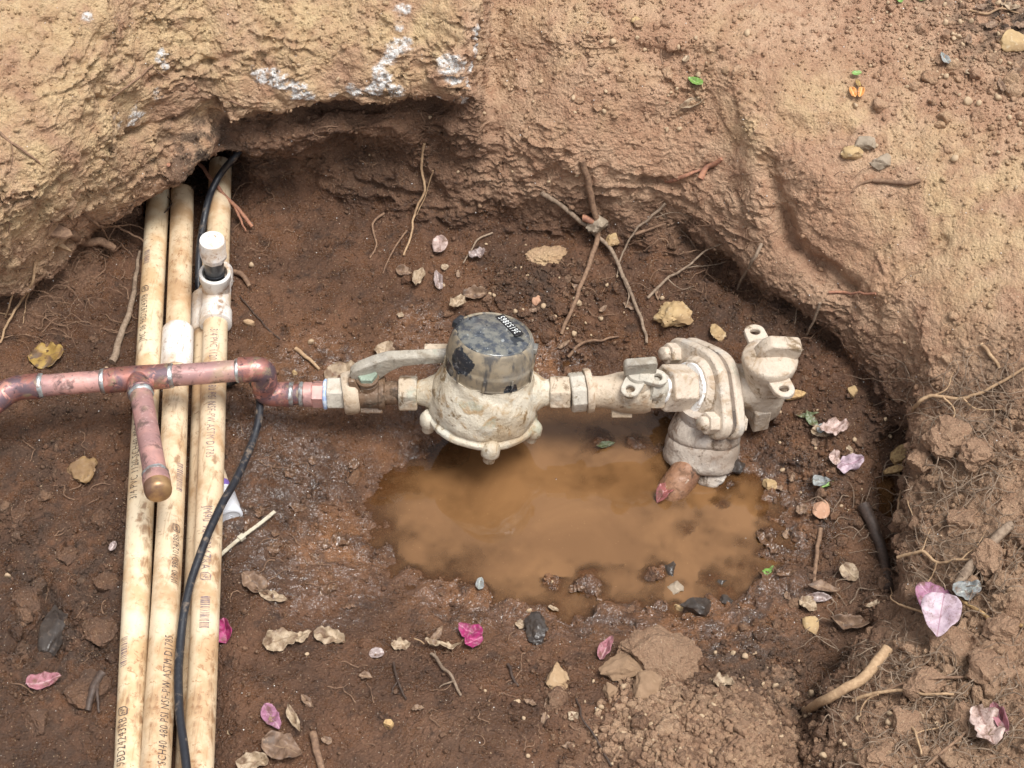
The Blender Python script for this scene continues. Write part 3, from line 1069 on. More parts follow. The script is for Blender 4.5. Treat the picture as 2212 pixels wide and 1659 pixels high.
tl = thing('pvc_pipe', pL.at(.3)[0], 'cream plastic pipe with black print, leftmost of the pipe bundle', 'pipe', 'plastic pipes running through the pit')
MB().tube(pL.p, R_P, 40).build('tube', m_pvc_pale, tl)
CH = .0125
vs1 = text_mesh('10 9BD24243RB', CH)
w1 = max(x for x, y in vs1[0])
wrap_on_pipe('lettering', [vs1, boxed_mark(w1 + .003, .009)], pL, R_P, pL.near_v(1690), 1, -5, m_print, tl)
wrap_on_pipe('lettering', [text_mesh('3/4 PVC 1120 SCH40 480 PSI NSF-PW', CH)], pL, R_P, pL.near_v(1092), 1, -6, m_print, tl)
vs2 = text_mesh('JMC 06 9BD24243RB', .0115)
w2 = max(x for x, y in vs2[0])
wrap_on_pipe('lettering', [vs2, boxed_mark(w2 + .005, .008)], pL, R_P, pL.near_v(752), 1, -8, m_print, tl)
wrap_on_pipe('barcode', [barcode(0, .030, .0075, 3)], pL, R_P, pL.near_v(1452), 1, -16, m_print2, tl)
wrap_on_pipe('barcode', [barcode(0, .021, .0075, 4)], pL, R_P, pL.near_v(584), 1, -10, m_print2, tl)

tm = thing('pvc_pipe', pM.at(.3)[0], 'cream plastic pipe with a white coupling, middle one of the pipe bundle', 'pipe', 'plastic pipes running through the pit')
MB().tube(pM.p, R_P, 40).build('tube', m_pvc, tm)
vs1 = text_mesh('1120 SCH40 480 PSI NSF-PW ASTM D1785', .0112, .66)
wrap_on_pipe('lettering', [vs1], pM, R_P, pM.near_v(1712), 1, 50, m_print, tm)
vs1 = text_mesh('JM90 9BD1024288', .0100, .66)
w1 = max(x for x, y in vs1[0])
wrap_on_pipe('lettering', [vs1, boxed_mark(w1 + .004, .0075)], pM, R_P, pM.near_v(1275), 1, 56, m_print, tm)
wrap_on_pipe('barcode', [barcode(0, .034, .007, 8)], pM, R_P, pM.near_v(1075), 1, 60, m_print2, tm)


def sleeve(path, s0, s1, r, lip=.0008):
    """a moulded socket round a pipe, as a tube with turned-in ends"""
    n = 22
    pts = [path.at(s0 + (s1 - s0) * k / n)[0] for k in range(n + 1)]
    rad = [r] * (n + 1)
    rad[0] = r - .0022
    rad[1] = r - lip * .3
    rad[-1] = r - .0022
    rad[-2] = r - lip * .3
    return MB().tube(pts, rad, 44)


sleeve(pM, pM.near_v(800), pM.near_v(709), .0171).build('coupling', m_white, tm)
tag(bpy.data.objects['coupling'], 'white plastic coupling')

tr_ = thing('pvc_pipe', pR.at(.3)[0], 'cream plastic pipe with a white capped tee, rightmost of the pipe bundle', 'pipe', 'plastic pipes running through the pit')
MB().tube(pR.p, R_P, 40).build('tube', m_pvc, tr_)
wrap_on_pipe('lettering', [text_mesh('3/4 PVC 1120 SCH 40 480 PSI NSF-PW ASTM D1785', CH * .95, .60)], pR, R_P, pR.near_v(727), -1, -14, m_print2, tr_)
vs1 = text_mesh('JM90 9801024ZRA', CH * 1.05, .66)
w1 = max(x for x, y in vs1[0])
wrap_on_pipe('lettering', [vs1, boxed_mark(w1 + .004, .0095)], pR, R_P, pR.near_v(1108), -1, -16, m_print2, tr_)
wrap_on_pipe('barcode', [barcode(0, .034, .009, 12)], pR, R_P, pR.near_v(1305), -1, -12, m_print2, tr_)
# the tee: two collars, a body and an upright socket with black riser and white cap
st = pR.near_v(640)
tee = sleeve(pR, st - .040, st + .040, .0160)
tee_o = tee.build('tee', m_white, tr_)
sleeve(pR, st - .042, st - .022, .0178).build('tee_collar', m_white, tr_)
sleeve(pR, st + .022, st + .042, .0178).build('tee_collar', m_white, tr_)
tc, tT = pR.at(st + .004)
rise = Vector((.10, -.04, 1)).normalized()
Mt = frame(tc, rise)
MB().lathe(Mt, [(0, .006), (.0150, .006), (.0155, .024), (.0170, .026), (.0172, .036), (.0165, .0368), (.0138, .0370), (.0125, .033), (.0122, .028), (0, .028)], 44).build('tee_socket', m_white, tr_)
MB().lathe(Mt, [(0, .026), (.0107, .026), (.0107, .0355), (.0112, .036), (.0112, .038), (.0106, .0385), (.0104, .058), (.0112, .060), (.0112, .07), (0, .07)], 36).build('riser', m_blackp, tr_)
cap = MB().lathe(Mt, [(0, .0605), (.0138, .0605), (.0142, .0615), (.0145, .068)], 8)
cap.lathe(Mt, [(.0142, .067), (.0139, .0675), (.0139, .0865), (.0132, .0885), (.0100, .0890), (.0092, .0880), (0, .0880)], 40)
cap.build('riser_cap', m_white, tr_)

tt = thing('pvc_pipe', pT.at(.3)[0], 'stained plastic pipe with a white coupling, lowest, half hidden beneath the rightmost pipe', 'pipe', 'plastic pipes running through the pit')
MB().tube(pT.p, R_P * .93, 32).build('tube', m_pvc, tt)
sleeve(pT, pT.near_v(722), pT.near_v(640), .0168).build('coupling', m_white, tt)

# capped stub lying under the right pipe
a, b = P(452, 985, .030), P(497, 1120, .030)
dirv = (b - a).normalized()
ts = thing('capped_pipe_stub', b, 'short plastic pipe stub ending in a clean white cap beside the pipes', 'pipe stub')
MB().tube([a + dirv * (a - b).length * k / 6 for k in range(6)] + [b - dirv * .03], .0106, 30).build('tube', m_pvc, ts)
Ms = frame(b, dirv, (0, 0, 1))
MB().lathe(Ms, [(0, -.036), (.0120, -.036), (.0131, -.034), (.0134, -.006), (.0138, -.004), (.0136, -.001), (.0120, 0), (.0108, .0001), (.0104, -.0007), (0, -.0007)], 44).build('cap', m_white_clean, ts)
MB().lathe(Ms, [(.0108, -.037), (.0112, -.041), (.0109, -.045), (.0104, -.046)], 30).build('primer_ring', m_violet, ts)
mk = MB()
for q in ([(-.0055, 0), (0, .0042), (.0055, 0), (0, -.0042)],):
    for k in range(4):
        p0, p1 = Vector((*q[k], 0)), Vector((*q[(k + 1) % 4], 0))
        mk.tube([Ms @ (p0 + Vector((0, 0, -.0006))), Ms @ (p1 + Vector((0, 0, -.0006)))], .00035, 6)
for x0 in (-.0024, 0, .0024):
    mk.tube([Ms @ Vector((x0, -.0012, -.0006)), Ms @ Vector((x0, .0012, -.0006))], .0003, 6)
mk.build('embossed_mark', m_white_clean, ts)
bars = MB()
for k in range(9):
    a0 = math.radians(-12 + k * 3.1)
    X = [Ms @ Vector((.01352 * math.cos(aa + .9), .01352 * math.sin(aa + .9), zz)) for aa, zz in ((a0, -.022), (a0 + .022, -.022), (a0 + .022, -.012), (a0, -.012))]
    bars.add(X, [(0, 1, 2, 3)])
bars.build('barcode', m_print2, ts, flat=True)

# ------------------------------------------------------------------ copper line
ZC = .120
c_main = [P(-75, 912, ZC), P(28, 838, ZC), P(152, 825.5, ZC), P(288, 811.5, ZC), P(440, 803, ZC), P(570, 796, ZC), P(571, 852, .079), P(716, 851, .079)]
tc_ = thing('copper_pipework', c_main[3], 'soldered copper pipe with tee, elbows and capped stub crossing over the plastic pipes', 'copper pipe')
RC, RF = .01111, .01275
line = fillet(c_main[:2] + [c_main[5], c_main[6], c_main[7]], .019, 10)
main_seg = [P(60, 834.5, ZC), P(560, 796.5, ZC)]


def along(a, b, t):
    return Vector(a).lerp(Vector(b), t)


mA, mB = P(28, 838, ZC), c_main[5]
def mu(u):
    t = (u - 28) / (570 - 28)
    return mA.lerp(mB, t)


MB().tube([mu(u) for u in range(40, 545, 12)], RC, 36).wobble(.0003, .02).build('tube', m_copper, tc_)
MB().tube([P(-420, 1215, .04), P(-240, 1058, .085), P(-120, 950, ZC)] + [P(-75, 912, ZC).lerp(mA, k / 6) for k in range(7)], RC, 36).build('tube', m_copper, tc_)
# left elbow
e = fillet([P(-22, 874, ZC), mA, mu(84)], .024, 12)
n = len(e)
MB().tube(e, [RF + (.0006 if k in (0, n - 1) else 0) for k in range(n)], 36).build('elbow', m_copper_hot, tc_)
# tee
MB().tube([mu(226), mu(229), mu(250), mu(290), mu(340), mu(362), mu(365)], [RF, RF + .0003, RF, RF + .0004, RF, RF + .0003, RF], 36).build('tee', m_copper_hot, tc_)
s_a, s_b = mu(297), P(343, 1066, .146)
sd = (s_b - s_a).normalized()
sl = (s_b - s_a).length
Mst = frame(s_a, sd)
MB().lathe(Mst, [(0, .004), (RF, .004), (RF + .0004, .012), (RF, .020), (RF + .0008, .0225), (RF, .0240), (RC, .0242), (0, .0242)], 36).build('tee_branch', m_copper_hot, tc_)
MB().lathe(Mst, [(0, .022), (RC, .022), (RC, sl - .012), (0, sl - .012)], 36).build('stub_tube', m_copper, tc_)
MB().lathe(Mst, [(0, sl - .0125), (RF + .0001, sl - .0125), (RF + .0001, sl - .004), (RF - .0006, sl - .0012), (RF - .003, sl + .0008), (0, sl + .0022)], 36).build('end_cap', m_cap, tc_)


MB().lathe(Mst, [(0, sl - .0235), (RF - .0003, sl - .0235), (RF + .0003, sl - .022), (RF + .0003, sl - .0115), (0, sl - .0115)], 36).build('cap_collar', m_copper, tc_)


def ring(M, z, w, r):
    return MB().lathe(M, [(r - .0012, z - w / 2), (r, z - w / 3), (r + .0003, z), (r, z + w / 3), (r - .0012, z + w / 2)], 36, lambda a, rr, zz: rr + .00035 * math.sin(3 * a + zz * 900 + z * 50) + .00025 * math.sin(7 * a + z * 90))


ring(Mst, .0255, .006, RC + .0012).build('solder_ring', m_solder, tc_)
ring(Mst, sl - .026, .0055, RC + .0012).build('solder_ring', m_solder, tc_)
dm = (mB - mA).normalized()
for u in (88, 222, 368, 514):
    ring(frame(mu(u), dm), 0, .0058, RC + .0013).build('solder_ring', m_solder, tc_)
# right elbows: along, down, along again
e1 = fillet([mu(516), mB, mB.lerp(c_main[6], .55)], .0175, 12)
n = len(e1)
MB().tube(e1, [RF + (.0007 if k in (0, n - 1) else .0002) for k in range(n)], 36).build('elbow', m_copper_hot, tc_)
e2 = fillet([mB.lerp(c_main[6], .42), c_main[6], P(626, 852, .079)], .0165, 12)
n = len(e2)
MB().tube(e2, [RF + (.0007 if k in (0, n - 1) else .0002) - .0002 for k in range(n)], 36).build('elbow', m_copper_hot, tc_)
Ml = frame(P(615, 852, .079), (1, 0, 0), (0, 0, 1))
lx = lambda u: P(u, 852, .079).x - P(615, 852, .079).x
MB().lathe(Ml, [(0, 0), (RC, 0), (RC, lx(660)), (0, lx(660))], 36).build('tube', m_copper_hot, tc_)
ring(Ml, lx(629), .006, RC + .0016).build('solder_ring', m_solder, tc_)
ring(Ml, lx(652), .005, RC + .0016).build('solder_ring', m_solder, tc_)
MB().lathe(Ml, hexcut(lx(656), lx(676), RF + .0002), 36).build('adapter', m_copper, tc_)
MB().lathe(Ml, hexcut(lx(675), lx(702), RF + .0012), 48, hexfn()).build('adapter_hexagon', m_copper, tc_)
MB().lathe(Ml, [(.010, lx(700)), (RF + .0022, lx(700)), (RF + .0034, lx(703)), (RF + .0030, lx(707)), (.010, lx(709))], 40, lambda a, r, z: r + .0005 * math.sin(5 * a + z * 700)).build('thread_tape', m_tape_blue, tc_)

# ------------------------------------------------------------------ left ball valve, axis along +X
ZA = .0785
VA = P(704, 849, ZA)
MX = frame(VA, (1, 0, 0), (0, 0, 1))
def vx(u):
    return P(u, 849, ZA).x - VA.x


bv = thing('ball_valve', P(790, 849, ZA), 'muddy brass ball valve with a long strap lever, left of the meter', 'valve')
MB().lathe(MX, hexcut(vx(708), vx(746), .0182), 60, hexfn(6, .35)).build('end_hexagon', m_brass_grey, bv, bevel=.0006)
Mc = MX @ Matrix.Translation((0, 0, vx(756))) @ Matrix.Rotation(math.radians(9), 4, 'X')
MB().lathe(Mc, [(0, -.0075), (.0205, -.0075), (.0222, -.005), (.0228, 0), (.0222, .006), (.0200, .0085), (0, .0085)], 52).wobble(.0005, .015).build('collar', m_brass, bv)
MB().lathe(MX, [(0, vx(760)), (.0160, vx(760)), (.0165, vx(775)), (.0160, vx(792)), (.0168, vx(800)), (.0166, vx(818)), (.0178, vx(821)), (.0178, vx(830)), (.0160, vx(833)), (0, vx(833))], 48).wobble(.0004, .012).build('body', m_brass_dark, bv)
MB().lathe(MX, [(0, vx(828)), (.0122, vx(828)), (.0126, vx(848)), (.0122, vx(864)), (0, vx(864))], 40).build('neck', m_brass_dark, bv)
MB().lathe(MX, hexcut(vx(862), vx(902), .0195), 60, hexfn(6, .15)).build('union_nut', m_brass, bv, bevel=.0007)
# nameplate cast on the front of the body
Mp = Matrix.Translation(VA + Vector((vx(803), -.0140, -.0100))) @ Matrix.Rotation(math.radians(42), 4, 'X')
MB().box(Mp, .0235, .008, .006).build('nameplate', m_brass_dark, bv, bevel=.001)
let = text_mesh('FORD', .0075, 1.05)
lm = MB()
wt = max(x for x, y in let[0])
lm.add([Mp @ Vector((x - wt / 2, y - .0026, .0035)) for x, y in let[0]], let[1])
lm.build('lettering', m_gasket, bv, flat=True)
# stem, patina nut, stop lug
Sx = VA + Vector((vx(797), 0, 0))
MB().lathe(frame(Sx, (0, 0, 1)), [(0, .010), (.0112, .010), (.0112, .0185), (.0098, .0195), (.0098, .0215), (.0118, .0222), (.0122, .025), (.0108, .0265), (0, .0265)], 40).build('stem', m_brass_dark, bv)
MB().lathe(frame(Sx, (0, 0, 1)), hexcut(.0250, .0315, .0108), 48, hexfn()).build('stem_nut', m_patina, bv, bevel=.0005)
lug = MB().prism(frame(P(762, 838, .094), (0, -1, .2), (1, 0, 0)), [(-.004, .012), (.003, .012), (.0095, -.004), (.002, -.014), (-.002, -.008)], -.004, .004)
lug.build('stop_lug', m_brass_dark, bv, bevel=.0008)
# strap lever: a bent channel, deep over the stem, flat at the grip
top = [(758, 800, .111), (768, 792, .117), (786, 784, .121), (812, 774, .123), (838, 767, .124), (870, 764.5, .124), (910, 762.5, .123), (950, 761, .121), (966, 760, .120)]
drp = [.008, .016, .026, .027, .019, .0115, .0100, .0098, .0098]
wid = [.009, .010, .011, .011, .0105, .0100, .0098, .0098, .0098]
tp = catmull([P(*q) for q in top], 5)
ip = np.linspace(0, len(top) - 1, len(tp))
dr = np.interp(ip, range(len(top)), drp)
wd2 = np.interp(ip, range(len(top)), wid)
lv = MB()
vs, fs = [], []
for k, q in enumerate(tp):
    hw = wd2[k] / 2
    q = q - Vector((0, 0, 0))
    for off in ((-hw - .001, -dr[k]), (-hw, -.0015), (-hw + .0015, 0), (hw - .0015, 0), (hw, -.0015), (hw + .0006, -dr[k] * .8)):
        vs.append(q + Vector((0, off[0], off[1])))
for k in range(len(tp) - 1):
    for j in range(5):
        fs.append((k * 6 + j, k * 6 + j + 1, (k + 1) * 6 + j + 1, (k + 1) * 6 + j))
lv.add(vs, fs)
lv.wobble(.0003, .012).build('lever', m_lever, bv, solid=.0022, bevel=.0006, angle=50)
MB().box(Matrix.Translation(P(945, 754, .112)) @ Matrix.Rotation(math.radians(-14), 4, 'X'), .028, .016, .0035).build('lever_grip', m_brass, bv, bevel=.0012)

# ------------------------------------------------------------------ water meter
mt = thing('water_meter', MC - Vector((0, 0, .04)), 'round mud-coated bronze water meter with a dark dirty register lid', 'water meter')

def body_fn(a, r, z):
    return r + .0006 * math.sin(2 * a + 1) + .0005 * math.sin(7 * a + z * 300)


bp = [(0, -.047), (.020, -.047), (.034, -.0445), (.044, -.0415), (.0500, -.0385), (.0560, -.0385), (.0580, -.0355), (.0580, -.0300), (.0565, -.0280), (.0552, -.0268), (.0545, -.0250), (.0555, -.0225), (.0560, -.018), (.0563, -.010), (.0556, 0), (.0538, .010), (.0508, .019), (.0478, .0265), (.0462, .032), (.0455, .0375), (0, .0375)]
fine = []
for (r0, zz0), (r1, zz1) in zip(bp[:-1], bp[1:]):
    for j in range(3):
        fine.append((r0 + (r1 - r0) * j / 3, zz0 + (zz1 - zz0) * j / 3))
fine.append(bp[-1])
fine = [(r, z * .74 if z < 0 else z) for r, z in fine]
MB().lathe(MM, fine, 96, body_fn).wobble(.0013, .022, 3).wobble(.0007, .008, 8).build('body', m_meter, mt, angle=60)
for k, deg in enumerate((196, 281, 346, 96)):
    a0 = math.radians(deg)
    Ml_ = MM @ Matrix.Translation((.0560 * math.cos(a0), .0560 * math.sin(a0), 0))
    MB().lathe(Ml_, [(0, -.0165), (.0060, -.0175), (.0090, -.0215), (.0100, -.0250), (.0098, -.0320), (.0086, -.0338), (.0070, -.0342), (.0064, -.0350), (.0064, -.0410), (.0048, -.0428), (0, -.0428)], 28).wobble(.0006, .008, k).build('bolt_lug', m_meter, mt, angle=50)
u2x = lambda u: P(u, 848, ZA).x - MC.x
MXm = frame(MC, (1, 0, 0), (0, 0, 1))
MB().lathe(MXm, [(0, u2x(898)), (.0118, u2x(898)), (.0130, u2x(905)), (.0145, u2x(918)), (.0195, u2x(938)), (.0270, u2x(958)), (.030, u2x(990)), (0, u2x(1000))], 44).wobble(.0006, .012).build('inlet_neck', m_meter, mt, angle=60)
MB().lathe(MXm, [(0, u2x(1090)), (.030, u2x(1110)), (.0265, u2x(1140)), (.0200, u2x(1160)), (.0148, u2x(1174)), (.0132, u2x(1188)), (0, u2x(1188))], 44).wobble(.0006, .012).build('outlet_neck', m_meter, mt, angle=60)
cv = MB().lathe(MM, [(0, .034), (.0430, .034), (.0450, .0352), (.0456, .0375), (.0450, .0385), (.0453, .0400), (.0456, .0500), (.0457, .0525), (.0447, .0540), (.0450, .0565), (.0444, .0630), (.0430, .0700), (.0410, .0755), (.0398, .0776), (.0388, .0782), (.0378, .0770), (.0371, .0768), (0, .0768)], 80)
cv.wobble(.00025, .02).build('register_cover', m_cover, mt, angle=45)
for k in range(10):
    a0 = 2 * math.pi * k / 10 + .2
    MB().box(MM @ Matrix.Rotation(a0, 4, 'Z') @ Matrix.Translation((.0468, 0, .0445)), .0014, .0026, .014).build('cover_rib', m_cover, mt, bevel=.0005)
MB().lathe(MM, [(.0374, .0763), (.0371, .0772), (.0358, .0782), (.029, .0798), (.018, .0808), (0, .0812)], 72).build('register_lens', m_lens, mt, angle=60)
MB().box(MM @ Matrix.Rotation(math.radians(150), 4, 'Z') @ Matrix.Translation((.0412, 0, .0740)), .007, .016, .008).build('hinge', m_blackp, mt, bevel=.001)
MB().box(MM @ Matrix.Rotation(math.radians(-8), 4, 'Z') @ Matrix.Translation((.0430, 0, .070)), .006, .012, .006).build('clasp', m_cover, mt, bevel=.001)
# the number plate lies on the glass, reading away from the viewer
pa, pb = Vector((.0262, -.0035, 0)), Vector((.0045, .0318, 0))
dxy = (pb - pa).normalized()
mid = (pa + pb) / 2
Mlb = MM @ Matrix.Translation((mid.x, mid.y, .0811)) @ Matrix.Rotation(math.atan2(dxy.y, dxy.x), 4, 'Z') @ Matrix.Rotation(math.radians(3.0), 4, 'Y') @ Matrix.Rotation(math.radians(-5), 4, 'X')
lab = MB().box(Mlb, .040, .0098, .0012).build('number_plate', m_label, mt, bevel=.0003)
dg = text_mesh('36153865', .0104, .74)
wt = max(x for x, y in dg[0])
MB().add([Mlb @ Vector((x - wt / 2, y - .0036, .00075)) for x, y in dg[0]], dg[1]).build('digits', m_digits, mt, flat=True)

# ------------------------------------------------------------------ right stop valve
VB = P(1180, 847, ZA)
MB_ = frame(VB, (1, 0, 0), (0, 0, 1))
bx = lambda u: P(u, 847, ZA).x - VB.x
sv = thing('stop_valve', P(1340, 847, ZA), 'pale mud-dried brass stop valve with a flat tee head, right of the meter', 'valve')
MB().lathe(MB_, [(0, bx(1178)), (.0128, bx(1178)), (.0132, bx(1190)), (.0128, bx(1196)), (0, bx(1196))], 40).build('tailpiece', m_brass, sv)
MB().lathe(MB_, hexcut(bx(1187), bx(1232), .0186), 60, hexfn(6, .3)).build('union_nut', m_brass, sv, bevel=.0007)
Mr = MB_ @ Matrix.Translation((0, 0, bx(1247))) @ Matrix.Rotation(math.radians(8), 4, 'X')
MB().lathe(Mr, hexcut(-.0080, .0085, .0212), 60, hexfn(8, .2)).build('collar_nut', m_brass_grey, sv, bevel=.0007)
MB().lathe(Mr, [(.015, .0080), (.0228, .0082), (.0236, .0100), (.0236, .0135), (.0226, .0150), (.015, .0152)], 52).wobble(.0005, .012).build('collar_flange', m_brass, sv)
MB().lathe(MB_, [(0, bx(1262)), (.0162, bx(1262)), (.0165, bx(1300)), (.0180, bx(1316)), (.0205, bx(1332)), (.0222, bx(1350)), (.0226, bx(1372)), (.0222, bx(1392)), (.0205, bx(1404)), (0, bx(1404))], 56).wobble(.0009, .018, 4).build('body', m_brass, sv, angle=55)
MB().lathe(MB_, hexcut(bx(1400), bx(1434), .0182), 60, hexfn(6, .2)).build('end_hexagon', m_brass, sv, bevel=.0006)
Mp2 = Matrix.Translation(VB + Vector((bx(1343), -.0165, -.0145))) @ Matrix.Rotation(math.radians(45), 4, 'X')
MB().box(Mp2, .0215, .009, .006).build('nameplate', m_brass, sv, bevel=.001)
Sb = VB + Vector((bx(1376), .000, 0))
MB().lathe(frame(Sb, (0, 0, 1)), [(0, .012), (.0155, .014), (.0150, .0225), (.0138, .0245), (.0138, .0265), (0, .0265)], 40).wobble(.0005, .01).build('stem_boss', m_brass, sv)


def ear(M, r_in, r_out, reach, th, z):
    """a padlock ear: a rounded plate with an eye at its end; local +x points outwards"""
    n = 36
    out, hole = [], []
    for k in range(n):
        a = -math.pi + 2 * math.pi * k / n
        x, y = r_out * math.cos(a), r_out * math.sin(a)
        if abs(a) > math.pi / 2:
            x = -reach * min(1, (abs(a) - math.pi / 2) / .5)
            y = r_out * 1.05 * (1 if a > 0 else -1) * (1 - max(0, abs(a) - math.pi / 2 - .5) / (math.pi / 2 - .5))
        out.append((reach + x, y))
        hole.append((reach + r_in * math.cos(a) * .85, r_in * math.sin(a)))
    return MB().prism(M, out, z, z + th, hole)


he = Sb + Vector((0, 0, .0265))
for deg, nm in ((-118, 'a'), (-12, 'b')):
    Me = Matrix.Translation(he) @ Matrix.Rotation(math.radians(deg), 4, 'Z') @ Matrix.Rotation(math.radians(9), 4, 'Y')
    ear(Me, .0048, .0098, .0195, .0055, -.002 if nm == 'a' else .001).wobble(.0003, .01).build('lock_ear', m_brass_grey, sv, bevel=.0011, angle=50)
MB().lathe(frame(he, (0, 0, 1)), [(0, -.002), (.0125, -.002), (.0125, .003), (.0115, .0055), (0, .0058)], 36).build('head_plate', m_brass_grey, sv, angle=50)
Mh = Matrix.Translation(he + Vector((.0010, .002, .0125))) @ Matrix.Rotation(math.radians(6), 4, 'Z')
MB().prism(Mh @ Matrix.Rotation(math.pi / 2, 4, 'X'), [(-.0165, -.0085), (.0165, -.0085), (.0172, .006), (.0150, .0088), (-.0145, .0088), (-.0172, .005)], -.0048, .0048).build('tee_head', m_lever, sv, bevel=.0014)

# ------------------------------------------------------------------ flanged angle valve
FC = P(1500, 838, .066)
AL = math.radians(32)
xf = Vector((math.cos(AL), math.sin(AL) * math.cos(PITCH), -math.sin(AL) * math.sin(PITCH)))
away = xf.cross(UP)
if away.y < 0:
    away = -away
lng = (UP * 87 + away * 77).normalized()
MF = frame(FC, xf, lng)                      # local z along the bolts, local x along the oval
fv = thing('flanged_angle_valve', FC - Vector((0, 0, .07)), 'large mud-caked flanged angle valve with capped plug at the right end of the line', 'valve')
MB().lathe(MF, [(0, -.0640), (.0138, -.0640), (.0142, -.050), (.0142, -.040), (0, -.040)], 40).build('nipple', m_brass_grey, fv)
MB().lathe(MF, [(.010, -.0455), (.0155, -.0455), (.0160, -.0435), (.0155, -.0415), (.010, -.041)], 40, lambda a, r, z: r + .0004 * math.sin(4 * a)).build('thread_tape', m_tape, fv)
MB().lathe(MF, hexcut(-.0420, -.0100, .0255), 60, hexfn(6, .4)).build('hub_hexagon', m_flange, fv, bevel=.0009)
MB().lathe(MF, [(.018, -.0105), (.0268, -.0105), (.0276, -.0085), (.0272, -.0060), (.018, -.0055)], 48, lambda a, r, z: r + .0005 * math.sin(6 * a)).build('thread_tape', m_tape, fv)
MB().lathe(MF, [(0, -.0070), (.0295, -.0070), (.0330, -.0040), (.0345, .0010), (0, .0010)], 48).wobble(.0006, .014).build('hub_boss', m_flange, fv)


def oval(rc, re, d, n=64):
    """hull of a round middle and two ends: the outline of a two-bolt flange"""
    out = []
    for k in range(n):
        a = 2 * math.pi * k / n
        c, s = math.cos(a), math.sin(a)
        best = rc
        for e in (d, -d):
            best = max(best, e * c + re)
        out.append((best, a))
    # support function to outline
    q = []
    for k in range(n):
        h0, a0 = out[k - 1][0], out[k][1]
        h1 = out[(k + 1) % n][0]
        h = out[k][0]
        dh = (h1 - h0) / (4 * math.pi / n)
        q.append((h * math.cos(a0) - dh * math.sin(a0), h * math.sin(a0) + dh * math.cos(a0)))
    return q


ov = oval(.0430, .0170, .0490)
def plate(z0, z1, grow):
    return MB().prism(MF, [(x * grow, y * grow) for x, y in ov], z0, z1)


plate(.0000, .0125, 1.0).wobble(.0007, .02, 2).build('flange', m_flange, fv, bevel=.0026, angle=50)
plate(.0125, .0175, .955).build('gasket', m_gasket, fv)
plate(.0175, .0290, 1.0).wobble(.0007, .02, 5).build('flange', m_flange, fv, bevel=.0026, angle=50)
for sx in (1, -1):
    Mb = MF @ Matrix.Translation((0.0485 * sx, 0, 0))
    MB().lathe(Mb, hexcut(-.0120, .0005, .0122), 48, hexfn(6, .3)).build('bolt_nut', m_flange, fv, bevel=.0008)
    MB().lathe(Mb, [(0, -.0190), (.0062, -.0188), (.0072, -.0178), (.0075, -.0110), (0, -.0110)], 28).build('bolt', m_flange, fv, angle=50)
    MB().lathe(Mb, hexcut(.0285, .0370, .0120), 48, hexfn(6, .1)).build('bolt_nut', m_flange, fv, bevel=.0008)
# bowl below
C1, C2 = P(1524, 917, .031), P(1511, 1003, -.008)
bd = (C2 - C1)
bl = bd.length
MBo = frame(C1, bd)
MB().lathe(MBo, [(0, -.020), (.024, -.018), (.0330, -.008), (.0368, .004), (.0385, bl * .22), (.0385, bl * .30), (.0372, bl * .33), (.0390, bl * .36), (.0400, bl * .52), (.0392, bl * .72), (.0400, bl * .76), (.0396, bl * .90), (.0360, bl * .97), (.0290, bl * 1.02), (0, bl * 1.05)], 72).wobble(.0014, .022, 6).wobble(.0006, .007, 2).build('bowl', m_bowl, fv, angle=60)
MB().rock(P(1538, 1034, .002), .0105, (1.5, 1, .75), .25, 3, 4, 4).build('drain_boss', m_bowl, fv, angle=60)
MB().tube(catmull([P(1490, 1010, .006), P(1470, 1036, .004), P(1450, 1064, -.006), P(1438, 1086, -.026)], 6), [.0165] * 19, 32).wobble(.0005, .01).build('supply_pipe', m_pipe_brown, fv)
MB().tube([P(1528, 872, .060), P(1526, 912, .036)], .029, 32).build('shoulder', m_bowl, fv, angle=60)
# plug body on the far side of the flanges
K1, K2 = P(1640, 884, .034), P(1662, 781, .106)
kd = (K2 - K1)
kl = kd.length
MK = frame(K1, kd)
MB().tube([FC + xf * .027, K1.lerp(K2, .5)], [.026, .0235], 36).build('outlet_neck', m_flange, fv)
MB().lathe(MK, [(0, -.002), (.0185, -.002), (.0215, .004), (.0235, kl * .35), (.0240, kl * .7), (.0250, kl * .86), (.0275, kl * .92), (.0275, kl * .97), (0, kl * .97)], 56).wobble(.0008, .016, 9).build('plug_body', m_flange, fv, angle=55)
MB().lathe(MK, [(0, kl * .975), (.0282, kl * .975), (.0288, kl + .0005), (.0286, kl + .0055), (.0270, kl + .0075), (.0215, kl + .0095), (.016, kl + .0125), (0, kl + .0135)], 60).wobble(.0005, .014, 3).build('plug_cap', m_flange, fv, angle=55)
Mw = MK @ Matrix.Translation((0, 0, 0))
wc = K2 + kd.normalized() * .015
Mwing = Matrix.Translation(wc + Vector((.0085, .002, .003))) @ Matrix.Rotation(math.radians(4), 4, 'Z') @ Matrix.Rotation(math.radians(10), 4, 'Y')
MB().prism(Mwing @ Matrix.Rotation(math.pi / 2, 4, 'X'), [(-.0240, -.0105), (.0165, -.0110), (.0215, -.004), (.0215, .0070), (.0180, .0105), (-.0120, .0100), (-.0190, .004)], -.0082, .0082).wobble(.0004, .012).build('plug_wing', m_flange, fv, bevel=.0022, angle=50)
for tgt, zz in (((1631, 716), kl * .955), ((1692, 846), kl * .93)):
    c0 = K1 + kd.normalized() * zz
    q = P(tgt[0], tgt[1], c0.z)
    dv = (q - c0)
    Me = frame(c0, kd, dv)
    ear(Me, .0052, .0112, (Me.inverted() @ q).x, .0062, -.003).wobble(.0004, .012).build('lock_ear', m_flange, fv, bevel=.0014, angle=50)
